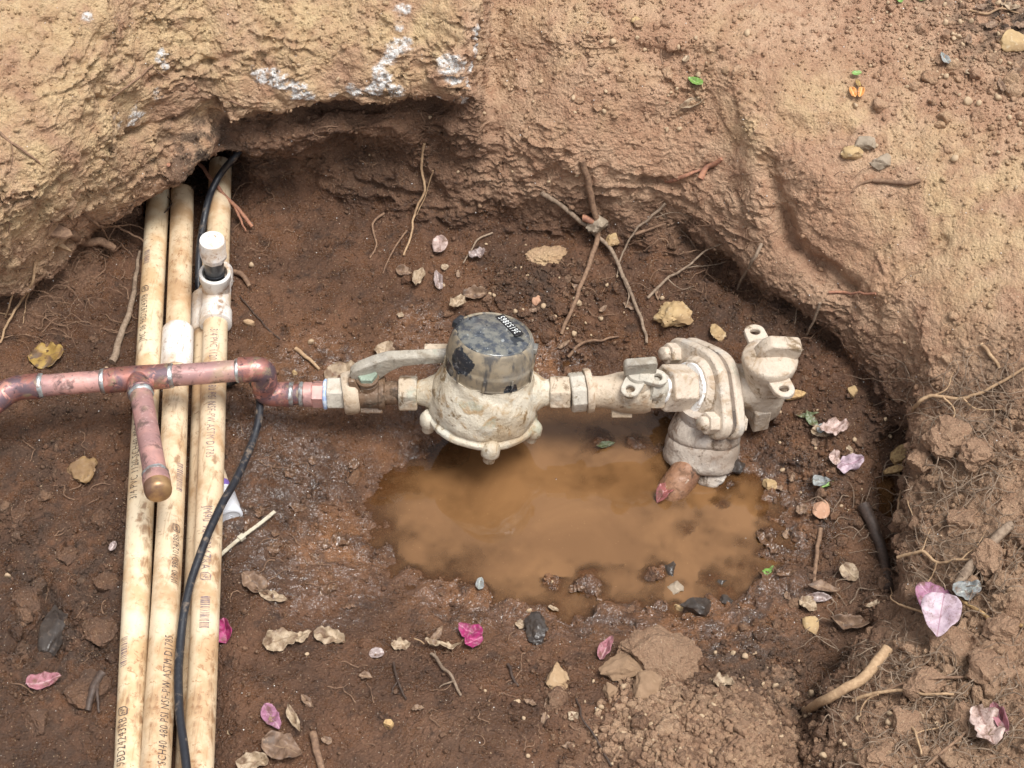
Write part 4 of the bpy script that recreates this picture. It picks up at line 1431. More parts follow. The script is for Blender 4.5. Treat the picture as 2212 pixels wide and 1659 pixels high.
MB().box(frame(P(1641, 900, .040), (0, 0, 1), (1, .25, 0)), .0178, .0165, .030).build('outlet_block', m_flange, fv, bevel=.0018)
Mq = frame(P(1641, 903, .034) + Vector((.0012, -.0090, 0)), (.24, -1, 0), (1, .25, 0))
sg = text_mesh('S', .0105, 1.1)
ws = max(x for x, y in sg[0])
MB().add([Mq @ Vector((x - ws / 2, y - .0038, .0004)) for x, y in sg[0]], sg[1]).build('lettering', m_gasket, fv, flat=True)

# ------------------------------------------------------------------ black cable
def cable_pts():
    q = [P(520, 322, .118), P(503, 343, .112), P(478, 373, .092), P(458, 410, .082), P(446, 450, .076), P(436, 500, .066), P(430, 550, .060), P(429, 600, .050), P(432, 660, .034), P(446, 735, .022)]
    q += [P(478, 822, .036), P(508, 822, .052), P(532, 812, .066), P(546, 826, .070), P(560, 862, .072), P(559, 905, .068), P(543, 962, .064), P(512, 1032, .070), P(480, 1088, .079), P(447, 1160, .083), P(416, 1245, .080), P(398, 1320, .077), P(389, 1395, .073), P(385, 1470, .074), P(389, 1550, .076), P(398, 1620, .078), P(404, 1680, .078), P(408, 1800, .076), P(405, 2060, .075)]
    return catmull(q, 10)


tag(MB().tube(cable_pts(), .0040, 20).wobble(.0004, .03).build('black_cable', m_rubber, None, P(480, 1088, .079)), 'black muddy cable coming out of the tunnel and draped over the pipes', 'cable')

# ------------------------------------------------------------------ nylon tie
h1, _ = hit(480, 1206)
h2, _ = hit(591, 1119)
zt = thing('cable_tie', (h1 + h2) / 2, 'pale nylon cable tie lying in the mud beside the rightmost pipe', 'cable tie')
M = Mat('pale_nylon')
m_ny = M.done(M.mix(M.rng(M.noise(120, 3), .45, .7, 0, .5), (.52, .47, .36), (.30, .22, .14)), .4)
lift = Vector((0, 0, .008))
dt = (h2 - h1).normalized()
Mz = frame((h1 + h2) / 2 + lift, (0, 0, 1), dt)
Lz = (h2 - h1).length + .006
strap = MB()
for k in range(12):
    x0 = -Lz / 2 + Lz * k / 12
    strap.box(Mz @ Matrix.Translation((x0 + Lz / 24, 0, .0012 * math.sin(k * .5))), Lz / 12 * 1.02, .0036, .0014)
strap.build('strap', m_ny, zt)
MB().box(Mz @ Matrix.Translation((-Lz * .10, 0, .001)), .0068, .0060, .0046).build('tie_head', m_ny, zt, bevel=.0006)

# ------------------------------------------------------------------ loose soil: crumbs and clods share the soil's own material
PX = .00049
Gf = G.reshape(-1, 3)
NF = normals(G).reshape(-1, 3)
inside = np.zeros((H, W), dtype=bool)
inside[24:H - 24, 24:W - 24] = True
inside = inside.ravel()
area = np.linalg.norm(np.cross(np.gradient(G, axis=1), np.gradient(G, axis=0)), axis=2).ravel()
att = {'wet': wet, 'ochre': ochre, 'chalk': chalk * 0, 'dark': dark, 'silt': silt, 'heap': heap}


def ico(sub):
    bm = bmesh.new()
    bmesh.ops.create_icosphere(bm, subdivisions=sub, radius=1.0)
    v = np.array([q.co[:] for q in bm.verts])
    f = np.array([[q.index for q in p.verts] for p in bm.faces])
    bm.free()
    return v, f


def scatter(name, weight, count, rfun, sub, mat, label, sink=.25, squash=(.6, 1.0), rough=.22, smoothed=False, facets=5):
    w = np.where(inside, weight * area, 0)
    w = np.where(pts[:, 2] < -0.002, 0, w)
    ids = RNG.choice(len(Gf), size=count, p=w / w.sum())
    base, fc = ico(sub)
    n = len(base)
    r = rfun(count)
    sc = RNG.uniform(squash[0], squash[1], size=(count, 3)) * r[:, None]
    ang = RNG.uniform(0, 6.283, size=(count, 3))
    out = np.empty((count, n, 3))
    b = np.repeat(base[None], count, 0)
    for k in range(facets):
        pn = RNG.normal(size=(count, 1, 3))
        pn /= np.linalg.norm(pn, axis=2, keepdims=True)
        e = np.maximum((b * pn).sum(2) - RNG.uniform(.45, .85, size=(count, 1)), 0)
        b = b - pn * e[:, :, None]
    lump = fbm((b * 1.9 + RNG.uniform(0, 50, size=(count, 1, 3))).reshape(-1, 3), 2).reshape(count, n) * rough * 2.2
    jit = 1 + RNG.uniform(-rough, rough, size=(count, n)) * .35 + lump
    b = b * jit[:, :, None] * sc[:, None, :]
    ca, sa = np.cos(ang), np.sin(ang)
    for a, (i, j) in enumerate(((0, 1), (1, 2), (0, 2))):
        x, y = b[:, :, i].copy(), b[:, :, j].copy()
        b[:, :, i] = ca[:, a:a + 1] * x - sa[:, a:a + 1] * y
        b[:, :, j] = sa[:, a:a + 1] * x + ca[:, a:a + 1] * y
    cpos = Gf[ids] + NF[ids] * (r * (.75 - sink * 1.6))[:, None]
    out = b + cpos[:, None, :]
    faces = (fc[None] + (np.arange(count) * n)[:, None, None]).reshape(-1, 3)
    V = out.reshape(-1, 3).astype(np.float32)
    m = bpy.data.meshes.new(name)
    m.vertices.add(len(V))
    m.vertices.foreach_set('co', V.ravel())
    m.loops.add(len(faces) * 3)
    m.loops.foreach_set('vertex_index', faces.ravel().astype(np.int32))
    m.polygons.add(len(faces))
    m.polygons.foreach_set('loop_start', np.arange(0, len(faces) * 3, 3, dtype=np.int32))
    m.update(calc_edges=True)
    if smoothed:
        m.polygons.foreach_set('use_smooth', np.ones(len(faces), dtype=bool))
    if mat is m_soil:
        tint = RNG.uniform(-.22, .22, size=count)
        for k, arr in att.items():
            a = m.attributes.new(k, 'FLOAT', 'POINT')
            val = arr[ids].copy()
            if k == 'wet':
                val = np.clip(val + tint - .08, 0, 1)
            if k == 'wet' and name == 'crumbled_soil':
                val = np.clip(.12 + tint, 0, .4)
            if k == 'heap' and name == 'crumbled_soil':
                val = val * 0 + .55
            if k == 'ochre':
                val = np.clip(val + np.abs(tint), 0, 1)
            a.data.foreach_set('value', np.repeat(val, n).astype(np.float32))
    m.materials.append(mat)
    o = bpy.data.objects.new(name, m)
    COL.objects.link(o)
    tag(o, label, None, None, 'stuff')
    return o


gravel_w = blobs(Gf, [(1600, 1600, .075, 1), (1480, 1640, .05, .9), (1690, 1500, .04, .7), (1330, 1600, .05, .6), (1200, 1500, .04, .45), (1410, 1530, .05, .9), (1130, 640, .05, .6), (1240, 660, .04, .6),
                         (2130, 100, .10, .8), (1980, 60, .08, .5), (2180, 260, .06, .5), (1500, 170, .05, .4), (1350, 60, .10, .35), (1950, 1650, .07, .4), (1780, 1000, .05, .4)])
patch = smooth(-.15, .35, fbm(Gf / .07 + 21, 3))
crumb_w = .10 + 1.3 * gravel_w + .75 * heap * patch + .7 * clodfl * patch + .18 * bank * patch + .15 * patch
crumb_w = crumb_w * (1 - .65 * smooth(.2, .6, steep) * (1 - heap))
crumb_w = crumb_w * (1 - .75 * puddle * (pts[:, 2] < .02))
scatter('soil_crumbs', crumb_w, 30000, lambda n: np.clip(RNG.lognormal(-6.45, .42, n), .0007, .0045), 1, m_soil, 'fine crumbs of earth strewn over the pit')
scatter('crumbled_soil', gravel_w * smooth(.35, .7, gravel_w) * (ROW < 4), 5200, lambda n: np.clip(RNG.lognormal(-5.95, .40, n), .0012, .0062), 2, m_soil, 'mound of pale crumbled soil at the near edge of the puddle', .35, (.6, 1.05), .2, True, 6)
scatter('soil_clods', .9 * heap * patch + .5 * clodfl * patch + .5 * gravel_w + .004, 1300, lambda n: np.clip(RNG.lognormal(-5.3, .40, n), .0028, .011), 3, m_soil, 'lumpy earth clods heaped in and around the pit', .45, (.6, 1.1), .20, True, 6)
M = Mat('white_specks')
m_specks = M.done((.80, .78, .74), .55)  # plain white for the tiny scattered specks
scatter('white_specks', .10 + .3 * patch + .3 * gravel_w, 900, lambda n: RNG.uniform(.0004, .0010, n), 1, m_specks, 'tiny white specks sprinkled through the soil', .1)
M = Mat('pale_pebble')
k1 = M.rand()
m_peb = M.done(M.mix(M.noise(140, 3), (.50, .37, .23), (.36, .25, .16)), .8, 0, M.bump(M.noise(300, 3), .4, .001))
scatter('gravel', .012 + 1.0 * gravel_w, 520, lambda n: np.clip(RNG.lognormal(-6.0, .35, n), .0014, .0052), 2, m_peb, 'small pale gravel lying in the loose soil', .2, (.7, 1.05), .10)

# ------------------------------------------------------------------ single stones and lumps
LANDMARKS = [('the water meter', 1045, 850), ('the stop valve', 1340, 845), ('the iron bowl', 1515, 960), ('the copper end cap', 345, 1050), ('the magenta petals', 1013, 1380), ('the large oval clod', 1418, 1432),
             ('the long black stone', 1506, 1318), ('the lilac petals', 2022, 1330), ('the white capped tee', 480, 620), ('the ball valve', 790, 850), ('the cable tie', 535, 1165), ('the pair of tan leaves', 660, 1382),
             ('the large veined leaf', 612, 1622), ('the dull pink petal', 100, 1476), ('the crossed roots', 1295, 500), ('the yellow rock', 1456, 682), ('the thick tan root', 1830, 1490), ('the wood chips', 1940, 1010),
             ('the knobbly brown stone', 180, 1024), ('the long grey stone', 120, 1370), ('the green leaf scrap', 1665, 1240), ('the pale round petal', 950, 538), ('the greyed petal', 1488, 1132), ('the bleached petal', 2126, 1588),
             ('the thick grey stick', 2130, 1210), ('the pale torn leaf', 1800, 932), ('the orange tan stone', 1772, 1100), ('the yellow brown leaf', 104, 772), ('the white pipe cap', 497, 1100), ('the floating brown leaf', 1190, 1045),
             ('the square tan lump', 1465, 1272), ('the round yellow rock', 2186, 98), ('the salmon pebble', 1160, 650), ('the forked grey root', 965, 1460), ('the sand mound', 1184, 552), ('the dark mud lump', 1160, 1362),
             ('the long curled leaf', 1830, 1352), ('the jagged cream leaf', 1560, 1482), ('the brown pointed leaf', 1776, 1276), ('the black cable', 500, 1050)]
USED = set()


def where(head, u, v):
    """head + where it lies, said by the nearest thing that no other label has used that way"""
    for nm, lu, lv in sorted(LANDMARKS, key=lambda q: (q[1] - u) ** 2 + (q[2] - v) ** 2):
        du, dv = u - lu, v - lv
        side = ('right of' if du > 0 else 'left of') if abs(du) > abs(dv) else ('below' if dv > 0 else 'above')
        lab = head + ' ' + side + ' ' + nm
        if lab not in USED:
            USED.add(lab)
            return lab
    return head


def stone_mat(name, a, b, spot, gloss=.8):
    M = Mat(name)
    k1, k2 = M.noise(45, 5), M.noise(190, 4)
    c = M.mix(M.rng(k1, .38, .62), a, b)
    c = M.mix(M.rng(k2, .55, .7, 0, .7), c, spot)
    return M.done(c, gloss, 0, M.bump(M.math('ADD', k1, k2), .5, .0018))


m_st_ochre = stone_mat('ochre_stone', (.46, .32, .16), (.34, .22, .11), (.55, .44, .28))
m_st_brown = stone_mat('brown_stone', (.20, .12, .06), (.28, .175, .08), (.12, .075, .045), .6)
m_st_grey = stone_mat('grey_brown_stone', (.33, .26, .19), (.24, .185, .13), (.45, .37, .27))
m_st_dark = stone_mat('dark_wet_stone', (.060, .048, .040), (.040, .032, .028), (.12, .09, .07), .28)
m_st_pink = stone_mat('salmon_stone', (.52, .30, .19), (.44, .24, .15), (.6, .42, .3))
m_clod = stone_mat('dry_earth_clod', (.275, .175, .105), (.225, .14, .08), (.35, .235, .145), .95)
m_sandy = stone_mat('sandy_earth', (.40, .27, .155), (.34, .22, .12), (.48, .35, .22), .95)


def stone(u, v, wpx, hpx, mat, label, cat='stone', name='stone', tall=.6, seed=1, rough=.3, up=.30, sub=4, facets=9):
    c, n = hit(u, v)
    r = wpx * PX / 2
    q = MB()
    q.rock(c + n * r * up, r, (1, max(hpx / wpx / .8, .3), tall), rough, sub, seed, facets)
    return tag(q.build(name, mat, None, c, angle=40), label, cat)


stone(180, 1024, 62, 58, m_st_brown, 'knobbly brown stone in the wet mud left of the pipes', seed=2, rough=.4)
stone(1296, 480, 64, 52, m_st_grey, 'rounded grey stone wedged behind the crossed roots', seed=3)
stone(1322, 512, 40, 34, m_st_ochre, 'small brown broken stone right beside the crossed roots', seed=13)
stone(1456, 682, 84, 62, m_st_ochre, 'pale yellow angular rock behind the stop valve', seed=5, rough=.45)
stone(1550, 722, 44, 40, m_st_ochre, 'yellow rock chip just above the oval flange', seed=6, rough=.4)
stone(1160, 650, 24, 24, m_st_pink, 'round salmon coloured pebble on the dark crumbs behind the meter', 'pebble', 'pebble', .9, 7, .12)
sandm = stone(1184, 552, 118, 52, m_soil, 'low mound of pale sandy earth at the back of the pit floor', 'earth mound', 'sand_mound', .30, 8, .32, -.05, 5, 3)
for nm_, val in (('wet', .0), ('ochre', .75)):
    sandm.data.attributes.new(nm_, 'FLOAT', 'POINT').data.foreach_set('value', [val] * len(sandm.data.vertices))
oval = stone(1418, 1432, 176, 104, m_soil, 'large flat oval clod of dry brown earth at the puddle edge', 'earth clod', 'earth_clod', .42, 9, .34, .10, 5, 5)
for nm_, val in (('wet', .10), ('heap', 1.0)):
    oval.data.attributes.new(nm_, 'FLOAT', 'POINT').data.foreach_set('value', [val] * len(oval.data.vertices))
stone(1352, 1456, 84, 46, m_clod, 'pale flat stone tucked under the large oval clod', seed=10, rough=.35, tall=.4)
stone(1398, 1488, 66, 60, m_clod, 'rounded tan earth lump below the large oval clod', 'earth clod', 'earth_clod', .6, 11)
stone(1205, 1470, 52, 60, m_sandy, 'tan crumbly lump left of the large oval clod', 'earth clod', 'earth_clod', .6, 12)
stone(1318, 1498, 30, 30, m_clod, 'small squarish earth lump between the flat stone and the gravel', 'earth clod', 'earth_clod', .7, 15)
stone(1506, 1318, 68, 36, m_st_dark, 'long black wet stone at the right edge of the puddle', seed=16, rough=.2)
stone(1443, 1231, 34, 38, m_st_dark, 'dark upright wet stone in the puddle above the square tan lump', seed=17, rough=.25)
stone(1465, 1272, 52, 50, m_st_grey, 'square tan lump sitting in the right part of the puddle', 'stone', 'stone', .6, 18, .3)
stone(1466, 1318, 26, 22, m_st_ochre, 'small cream stone touching the long black wet stone', seed=19, rough=.2)
stone(1568, 1300, 28, 24, m_st_dark, 'small black stone right of the long black wet stone', seed=20)
stone(1160, 1362, 58, 56, m_st_dark, 'dark brown mud lump at the lower edge of the puddle', 'mud lump', 'mud_lump', .5, 21, .4)
stone(1590, 1010, 48, 40, m_st_dark, 'dark grey stone right of the iron bowl', seed=22, rough=.25)
stone(1772, 1100, 38, 44, m_st_pink, 'smooth orange tan stone on the right of the pit floor', seed=23, rough=.1, tall=.5)
stone(1752, 1352, 34, 42, m_st_ochre, 'smooth yellow tan stone near the lower right heap', seed=24, rough=.12)
stone(2186, 98, 62, 56, m_st_ochre, 'round pale yellow rock at the top right corner', seed=25, rough=.2, tall=.8)
stone(1866, 308, 52, 44, m_st_grey, 'grey stone bedded in the right bank', seed=26, up=.05)
stone(1846, 332, 56, 34, m_st_ochre, 'yellow brown stone beside the grey one in the right bank', seed=27, up=.05)
stone(1905, 352, 54, 40, m_st_grey, 'crumbly pale stone below the grey one in the right bank', seed=28, up=.05)
stone(120, 1370, 52, 116, m_st_dark, 'long grey root like stone stuck upright in the left mud', seed=29, rough=.22, tall=.6)
stone(1378, 47, 30, 20, m_st_ochre, 'small flat stone on the ground at the top edge of the pit', seed=30)
stone(1845, 845, 26, 34, m_st_ochre, 'small yellow pebble stuck in the foot of the right wall', 'pebble', 'pebble', .8, 31, .15)
stone(1660, 1046, 34, 30, m_st_ochre, 'tiny orange stone chip at the right rim of the puddle', seed=32)
stone(636, 806, 14, 16, m_st_ochre, 'tiny tan pebble above the copper elbow', 'pebble', 'pebble', .8, 33)
stone(1560, 1262, 30, 22, m_st_dark, 'wet dark pebble between the puddle arms on the right', 'pebble', 'pebble', .6, 34)
for k, (u, v, w, h) in enumerate(((215, 1365, 70, 60), (60, 1300, 60, 50), (190, 1500, 90, 70), (80, 1560, 60, 45), (230, 1260, 50, 44), (140, 1200, 48, 40), (40, 1120, 50, 40), (222, 1120, 44, 36))):
    o = stone(u, v, w, h, m_soil, where('wet brown mud clod', u, v), 'mud clod', 'mud_clod', .6, 40 + k, .35, .05)
    o['group'] = 'wet mud clods left of the pipes'
    for nm_, val in (('wet', .85), ('dark', .3)):
        a = o.data.attributes.new(nm_, 'FLOAT', 'POINT')
        a.data.foreach_set('value', [val] * len(o.data.vertices))
for k, (u, v, w, h) in enumerate(((2050, 950, 100, 80), (1995, 1000, 70, 60), (2120, 985, 80, 60), (2080, 1130, 70, 60), (2150, 1200, 90, 70), (2050, 1400, 80, 70), (2150, 1450, 100, 80), (2000, 1480, 70, 60), (1960, 1580, 80, 70), (2090, 1560, 80, 70), (2180, 1370, 80, 60), (1900, 1640, 70, 60))):
    o = stone(u, v, w, h, m_soil, where('dry brown clod in the right heap', u, v), 'earth clod', 'earth_clod', .7, 60 + k, .42, .05)
    o['group'] = 'dry earth clods of the right heap'
    for nm_, val in (('wet', .12), ('heap', .7)):
        a = o.data.attributes.new(nm_, 'FLOAT', 'POINT')
        a.data.foreach_set('value', [val] * len(o.data.vertices))

# ------------------------------------------------------------------ roots and twigs
def wood_mat(name, a, b, rough=.85):
    M = Mat(name)
    k1 = M.noise(1.0, 4, .6, 0, M.stretch((330, 330, 330)))
    k2 = M.noise(60, 4)
    c = M.mix(M.rng(k1, .38, .62), a, b)
    c = M.mix(M.rng(k2, .52, .7, 0, .6), c, (b[0] * .55, b[1] * .5, b[2] * .5))
    return M.done(c, rough, 0, M.bump(k1, .5, .001))


m_root = wood_mat('brown_root', (.27, .165, .10), (.18, .105, .065))
m_root_grey = wood_mat('grey_brown_root', (.30, .22, .155), (.20, .14, .095))
m_root_dark = wood_mat('dark_wet_root', (.085, .055, .04), (.055, .035, .026), .6)
m_root_pale = wood_mat('pale_tan_root', (.46, .31, .18), (.36, .23, .13))
m_root_red = wood_mat('reddish_root', (.40, .19, .11), (.28, .13, .085))
m_wood = wood_mat('split_wood', (.52, .35, .16), (.32, .19, .085))


def root_pts(way, jit=.0012, per=7, seed=0):
    q = []
    for w in way:
        c, n = hit(w[0], w[1])
        q.append(c + (n * .4 + Vector((0, 0, .6))) * (w[2] if len(w) > 2 else .0015))
    q = catmull(q, per)
    off = Vector((seed, seed * .3, seed * .7))
    return [p + mnoise.noise_vector(p * 70 + off) * jit * 1.4 + mnoise.noise_vector(p * 190 + off) * jit * .5 for p in q]


def taper(r0, r1, n):
    return [r0 + (r1 - r0) * k / (n - 1) for k in range(n)]


def root(way, r0, r1, mat, label, name='root', cat='root', branches=(), seg=8, seed=0, group=None):
    q = root_pts(way, seed=seed)
    b = MB().tube(q, taper(r0, r1, len(q)), seg)
    if branches:
        t = thing(name, q[0], label, cat, group)
        b.build('stem', mat, t, angle=70)
        for k, br in enumerate(branches):
            p = root_pts(br, seed=seed + k + 1)
            MB().tube(p, taper(r1 * .9, r1 * .35, len(p)), 6).build('branch', mat, t, angle=70)
        return t
    return tag(b.build(name, mat, None, q[0], angle=70), label, cat, group)


root([(1256, 352, .004), (1268, 400, .010), (1282, 462, .016), (1294, 520, .016), (1272, 580, .008), (1248, 640, .006), (1214, 722, .003)], .0042, .0021, m_root, 'longest brown root of the crossed pair hanging down the back wall', branches=[[(1262, 372, .006), (1278, 420, .010), (1291, 470, .014)]], seed=1)
root([(1172, 416, .003), (1206, 442, .005), (1240, 472, .010), (1290, 512, .018), (1318, 552, .012), (1345, 598, .006), (1368, 650, .005), (1388, 700, .005), (1396, 745, .003)], .0030, .0017, m_root_grey, 'slanting grey root crossing over the long brown root on the back wall', branches=[[(1345, 598, .006), (1358, 640, .004), (1352, 668, .002)]], seed=2)
root([(1252, 478, .02), (1276, 492, .022), (1290, 504, .020)], .0042, .0036, m_root_red, 'short orange broken root stub at the crossing on the back wall', seed=3)
root([(1440, 440, .004), (1400, 482, .008), (1370, 510, .010), (1346, 560, .008), (1330, 600, .003)], .0018, .0008, m_root_grey, 'thin root slanting down from the wall right of the crossed roots', branches=[[(1400, 482, .008), (1452, 462, .006), (1492, 470, .004)], [(1420, 460, .008), (1470, 500, .004), (1510, 545, .003)]], seed=4)
root([(1395, 500, .003), (1372, 512, .006), (1440, 492, .008)], .0022, .0012, m_root, 'hooked brown root tip beside the dark hollow in the back wall', seed=5)
root([(1400, 648, .003), (1440, 612, .008), (1480, 590, .010), (1530, 540, .006), (1590, 520, .003)], .0018, .0009, m_root_grey, 'wiry root branching across the dark hollow in the right wall', branches=[[(1480, 590, .010), (1540, 578, .008), (1580, 560, .003)], [(1440, 612, .008), (1470, 630, .005), (1500, 622, .003)]], seed=6)
root([(1646, 528, .003), (1630, 562, .007), (1608, 596, .008), (1592, 634, .005)], .0022, .0012, m_root_grey, 'forked root hanging over the dark crack in the right wall', seed=7)
root([(1772, 655, .003), (1760, 690, .007), (1742, 730, .006)], .0018, .0010, m_root_grey, 'short root hanging from the right wall above the tee headed plug', seed=8)
root([(1718, 640, .003), (1720, 670, .006), (1715, 702, .004)], .0011, .0007, m_root_grey, 'hair thin root dangling left of the short root on the right wall', seed=9)
root([(1790, 634, .003), (1830, 638, .004), (1892, 636, .003)], .0017, .0012, m_root_red, 'straight reddish twig lying across the right wall', 'twig', 'twig', seed=10)
root([(1884, 392, .002), (1920, 396, .003), (1960, 400, .003), (1985, 392, .003)], .0026, .0020, m_root, 'brown root stub lying on the right bank below the stones', branches=[[(1884, 392, .002), (1855, 400, .001), (1840, 418, .001)]], seed=11)
root([(1514, 388, .002), (1528, 368, .004), (1560, 345, .003)], .0040, .0022, m_root_red, 'stubby orange root poking from the back wall near the gouge', seed=12)
root([(1440, 392, .002), (1478, 384, .003), (1512, 368, .003)], .0030, .0014, m_root_red, 'flat splintered root in the wall left of the stubby orange root', seed=13)
root([(916, 312, .003), (912, 360, .006), (916, 410, .007), (898, 470, .008), (888, 520, .006), (872, 556, .003)], .0017, .0011, m_root_pale, 'long pale root hanging down the wall under the chalky bank', branches=[[(935, 370, .002), (922, 420, .006), (905, 470, .007)]], seed=14)
root([(830, 462, .002), (806, 490, .004), (812, 530, .003), (800, 560, .002)], .0016, .0008, m_root, 'crooked root on the shaded floor left of the long pale root', seed=15)
root([(880, 500, .002), (850, 545, .004), (826, 590, .002)], .0012, .0006, m_root, 'thin straight root on the floor below the long pale root', seed=16)
root([(1062, 505, .002), (1030, 525, .004), (1000, 572, .003)], .0013, .0008, m_root_grey, 'thin root on the floor above the pale round petal', seed=17)
root([(368, 366, .010), (400, 395, .030), (440, 420, .050), (478, 452, .040), (512, 470, .020), (548, 496, .006)], .0022, .0022, m_root_red, 'root with an orange tip arching out of the tunnel across the pipes', branches=[[(512, 470, .020), (522, 490, .010), (534, 505, .004)]], seed=18)
root([(318, 484, .012), (345, 500, .030), (370, 492, .034), (395, 470, .036), (430, 452, .036)], .0010, .0007, m_root_dark, 'dark thread root crossing the two left pipes below the tunnel', branches=[[(345, 440, .02), (372, 480, .034), (362, 500, .034)], [(380, 452, .034), (405, 488, .035), (430, 500, .02)]], seed=19)
root([(300, 548, .004), (296, 600, .006), (290, 650, .005), (268, 715, .005), (244, 786, .003)], .0018, .0042, m_root_grey, 'grey root running along the left side of the pipe bundle', seed=20)
root([(178, 462, .004), (215, 492, .014), (250, 512, .018), (285, 524, .014), (318, 548, .018)], .0018, .0011, m_root, 'brown root reaching from the left bank to the leftmost pipe', branches=[[(250, 512, .018), (290, 500, .014), (312, 508, .01)], [(215, 492, .014), (232, 530, .008), (222, 548, .004)], [(250, 512, .018), (225, 545, .006), (210, 560, .003)]], seed=21)
root([(76, 566, .003), (66, 620, .008), (44, 665, .010), (22, 705, .008), (2, 742, .003)], .0017, .0012, m_root_pale, 'pale root hanging at the left edge under the bank', branches=[[(66, 620, .008), (60, 660, .006), (52, 700, .003)], [(30, 690, .008), (14, 682, .004), (-8, 676, .003)]], seed=22)
root([(40, 585, .003), (28, 640, .008), (12, 690, .004)], .0013, .0009, m_root_pale, 'short pale root dangling at the far left edge', seed=23)
root([(0, 290, .002), (40, 322, .003), (80, 350, .003), (130, 395, .002)], .0017, .0008, m_root, 'brown root running diagonally over the ochre bank at the far left', branches=[[(24, 312, .003), (26, 345, .002), (22, 372, .001)]], seed=24)
root([(330, 142, .001), (310, 162, .003), (282, 185, .003), (232, 218, .001)], .0016, .0009, m_root, 'root along the crack in the ochre bank above the tunnel', branches=[[(330, 150, .002), (365, 172, .003), (400, 190, .002)]], seed=25)
root([(470, 212, .001), (500, 222, .004), (525, 232, .005), (536, 245, .004)], .0019, .0008, m_root, 'short root poking from the lip of the ochre bank', seed=26)
root([(1738, 1540, .004), (1790, 1518, .009), (1850, 1490, .011), (1890, 1458, .012), (1922, 1412, .010)], .0042, .0052, m_root_pale, 'thick tan broken root lying over the crevice at the lower right', seed=27)
root([(2066, 1276, .006), (2098, 1236, .010), (2140, 1188, .010), (2186, 1142, .006)], .0052, .0044, m_root_grey, 'thick grey stick slanting over the heap on the right', 'stick', 'stick', seed=28)
root([(2002, 1312, .010), (2050, 1302, .014), (2090, 1312, .010), (2128, 1340, .006), (2165, 1358, .005), (2225, 1360, .004)], .0014, .0018, m_wood, 'bright tan root curling over the lilac petals', seed=29)
root([(1956, 926, .004), (1982, 892, .012), (2010, 874, .014), (2080, 872, .010), (2150, 842, .008), (2215, 800, .006)], .0022, .0013, m_root_pale, 'long pale root sweeping over the top of the right heap', branches=[[(2010, 874, .014), (2046, 850, .010), (2062, 810, .006)], [(2080, 872, .010), (2110, 890, .006), (2170, 890, .004)], [(2040, 872, .012), (2060, 905, .008), (2050, 940, .004)]], seed=30)
root([(1945, 1215, .010), (1985, 1208, .014), (2030, 1224, .012), (2080, 1222, .010), (2150, 1212, .006)], .0018, .0010, m_root_pale, 'pale root running level across the middle of the right heap', branches=[[(1985, 1208, .014), (2000, 1180, .008), (2010, 1150, .004)], [(2030, 1224, .012), (2010, 1260, .008), (1985, 1290, .004)], [(2080, 1222, .010), (2110, 1190, .006), (2130, 1150, .004)]], seed=31)
root([(1845, 1520, .006), (1900, 1505, .012), (1940, 1508, .012), (2010, 1512, .010), (2060, 1505, .006)], .0017, .0012, m_root_pale, 'pale root lying level below the thick tan root at lower right', branches=[[(1900, 1505, .012), (1870, 1528, .008), (1862, 1560, .005), (1905, 1640, .004)], [(1940, 1508, .012), (1985, 1490, .010), (2050, 1478, .005)]], seed=32)
root([(1910, 1500, .006), (1952, 1490, .012), (2010, 1480, .012), (2080, 1472, .006)], .0014, .0012, m_root, 'straight brown root just above the level pale root at lower right', seed=33)
root([(1960, 1570, .004), (1980, 1600, .010), (1985, 1640, .008)], .0013, .0008, m_root_pale, 'thin hooked root near the bottom of the right heap', branches=[[(1980, 1600, .010), (2020, 1585, .008), (2070, 1560, .004)], [(1980, 1600, .010), (1950, 1590, .006), (1930, 1580, .003)]], seed=34)
root([(2000, 1658, .004), (2050, 1620, .008), (2100, 1580, .006), (2140, 1555, .004)], .0014, .0010, m_root, 'brown root slanting up from the bottom edge of the right heap', seed=35)
root([(1950, 1320, .010), (1990, 1340, .012), (2040, 1370, .008)], .0012, .0010, m_root_pale, 'thin pale root under the lilac petals', branches=[[(1950, 1320, .010), (1930, 1300, .008), (1925, 1280, .006)]], seed=36)
root([(1862, 1095, .004), (1880, 1140, .006), (1902, 1200, .006), (1920, 1280, .003)], .0072, .0045, m_root_dark, 'thick dark root standing in the crevice left of the heap', seed=37)
root([(1935, 1010, .006), (1948, 1060, .012), (1945, 1110, .012), (1930, 1160, .006)], .0016, .0010, m_root_pale, 'pale thin root dangling into the dark crevice', branches=[[(1948, 1060, .012), (1965, 1090, .008), (1975, 1120, .004)]], seed=38)
root([(1772, 1146, .003), (1766, 1190, .006), (1756, 1262, .003)], .0026, .0018, m_root, 'brown stick standing on the right pit floor beside the crevice', 'stick', 'stick', seed=39)
root([(852, 1436, .003), (862, 1478, .005), (878, 1512, .003)], .0013, .0009, m_root_dark, 'dark thin root on the near mud slope left of the forked root', branches=[[(862, 1478, .005), (850, 1490, .003), (846, 1505, .002)]], seed=40)
root([(932, 1416, .003), (958, 1450, .006), (980, 1480, .006), (996, 1506, .003)], .0017, .0012, m_root_grey, 'forked grey root on the near slope below the magenta petals', branches=[[(958, 1450, .006), (945, 1430, .004), (940, 1410, .003)], [(980, 1480, .006), (962, 1482, .003), (950, 1488, .002)]], seed=41)
root([(1246, 1512, .002), (1262, 1560, .005), (1288, 1605, .005), (1322, 1658, .003)], .0009, .0011, m_root_dark, 'black thread like root at the bottom centre', seed=42)
root([(1098, 1440, .002), (1110, 1470, .003), (1122, 1486, .002)], .0016, .0010, m_root_dark, 'short black twig on the near slope above the bottom gravel', 'twig', 'twig', seed=43)
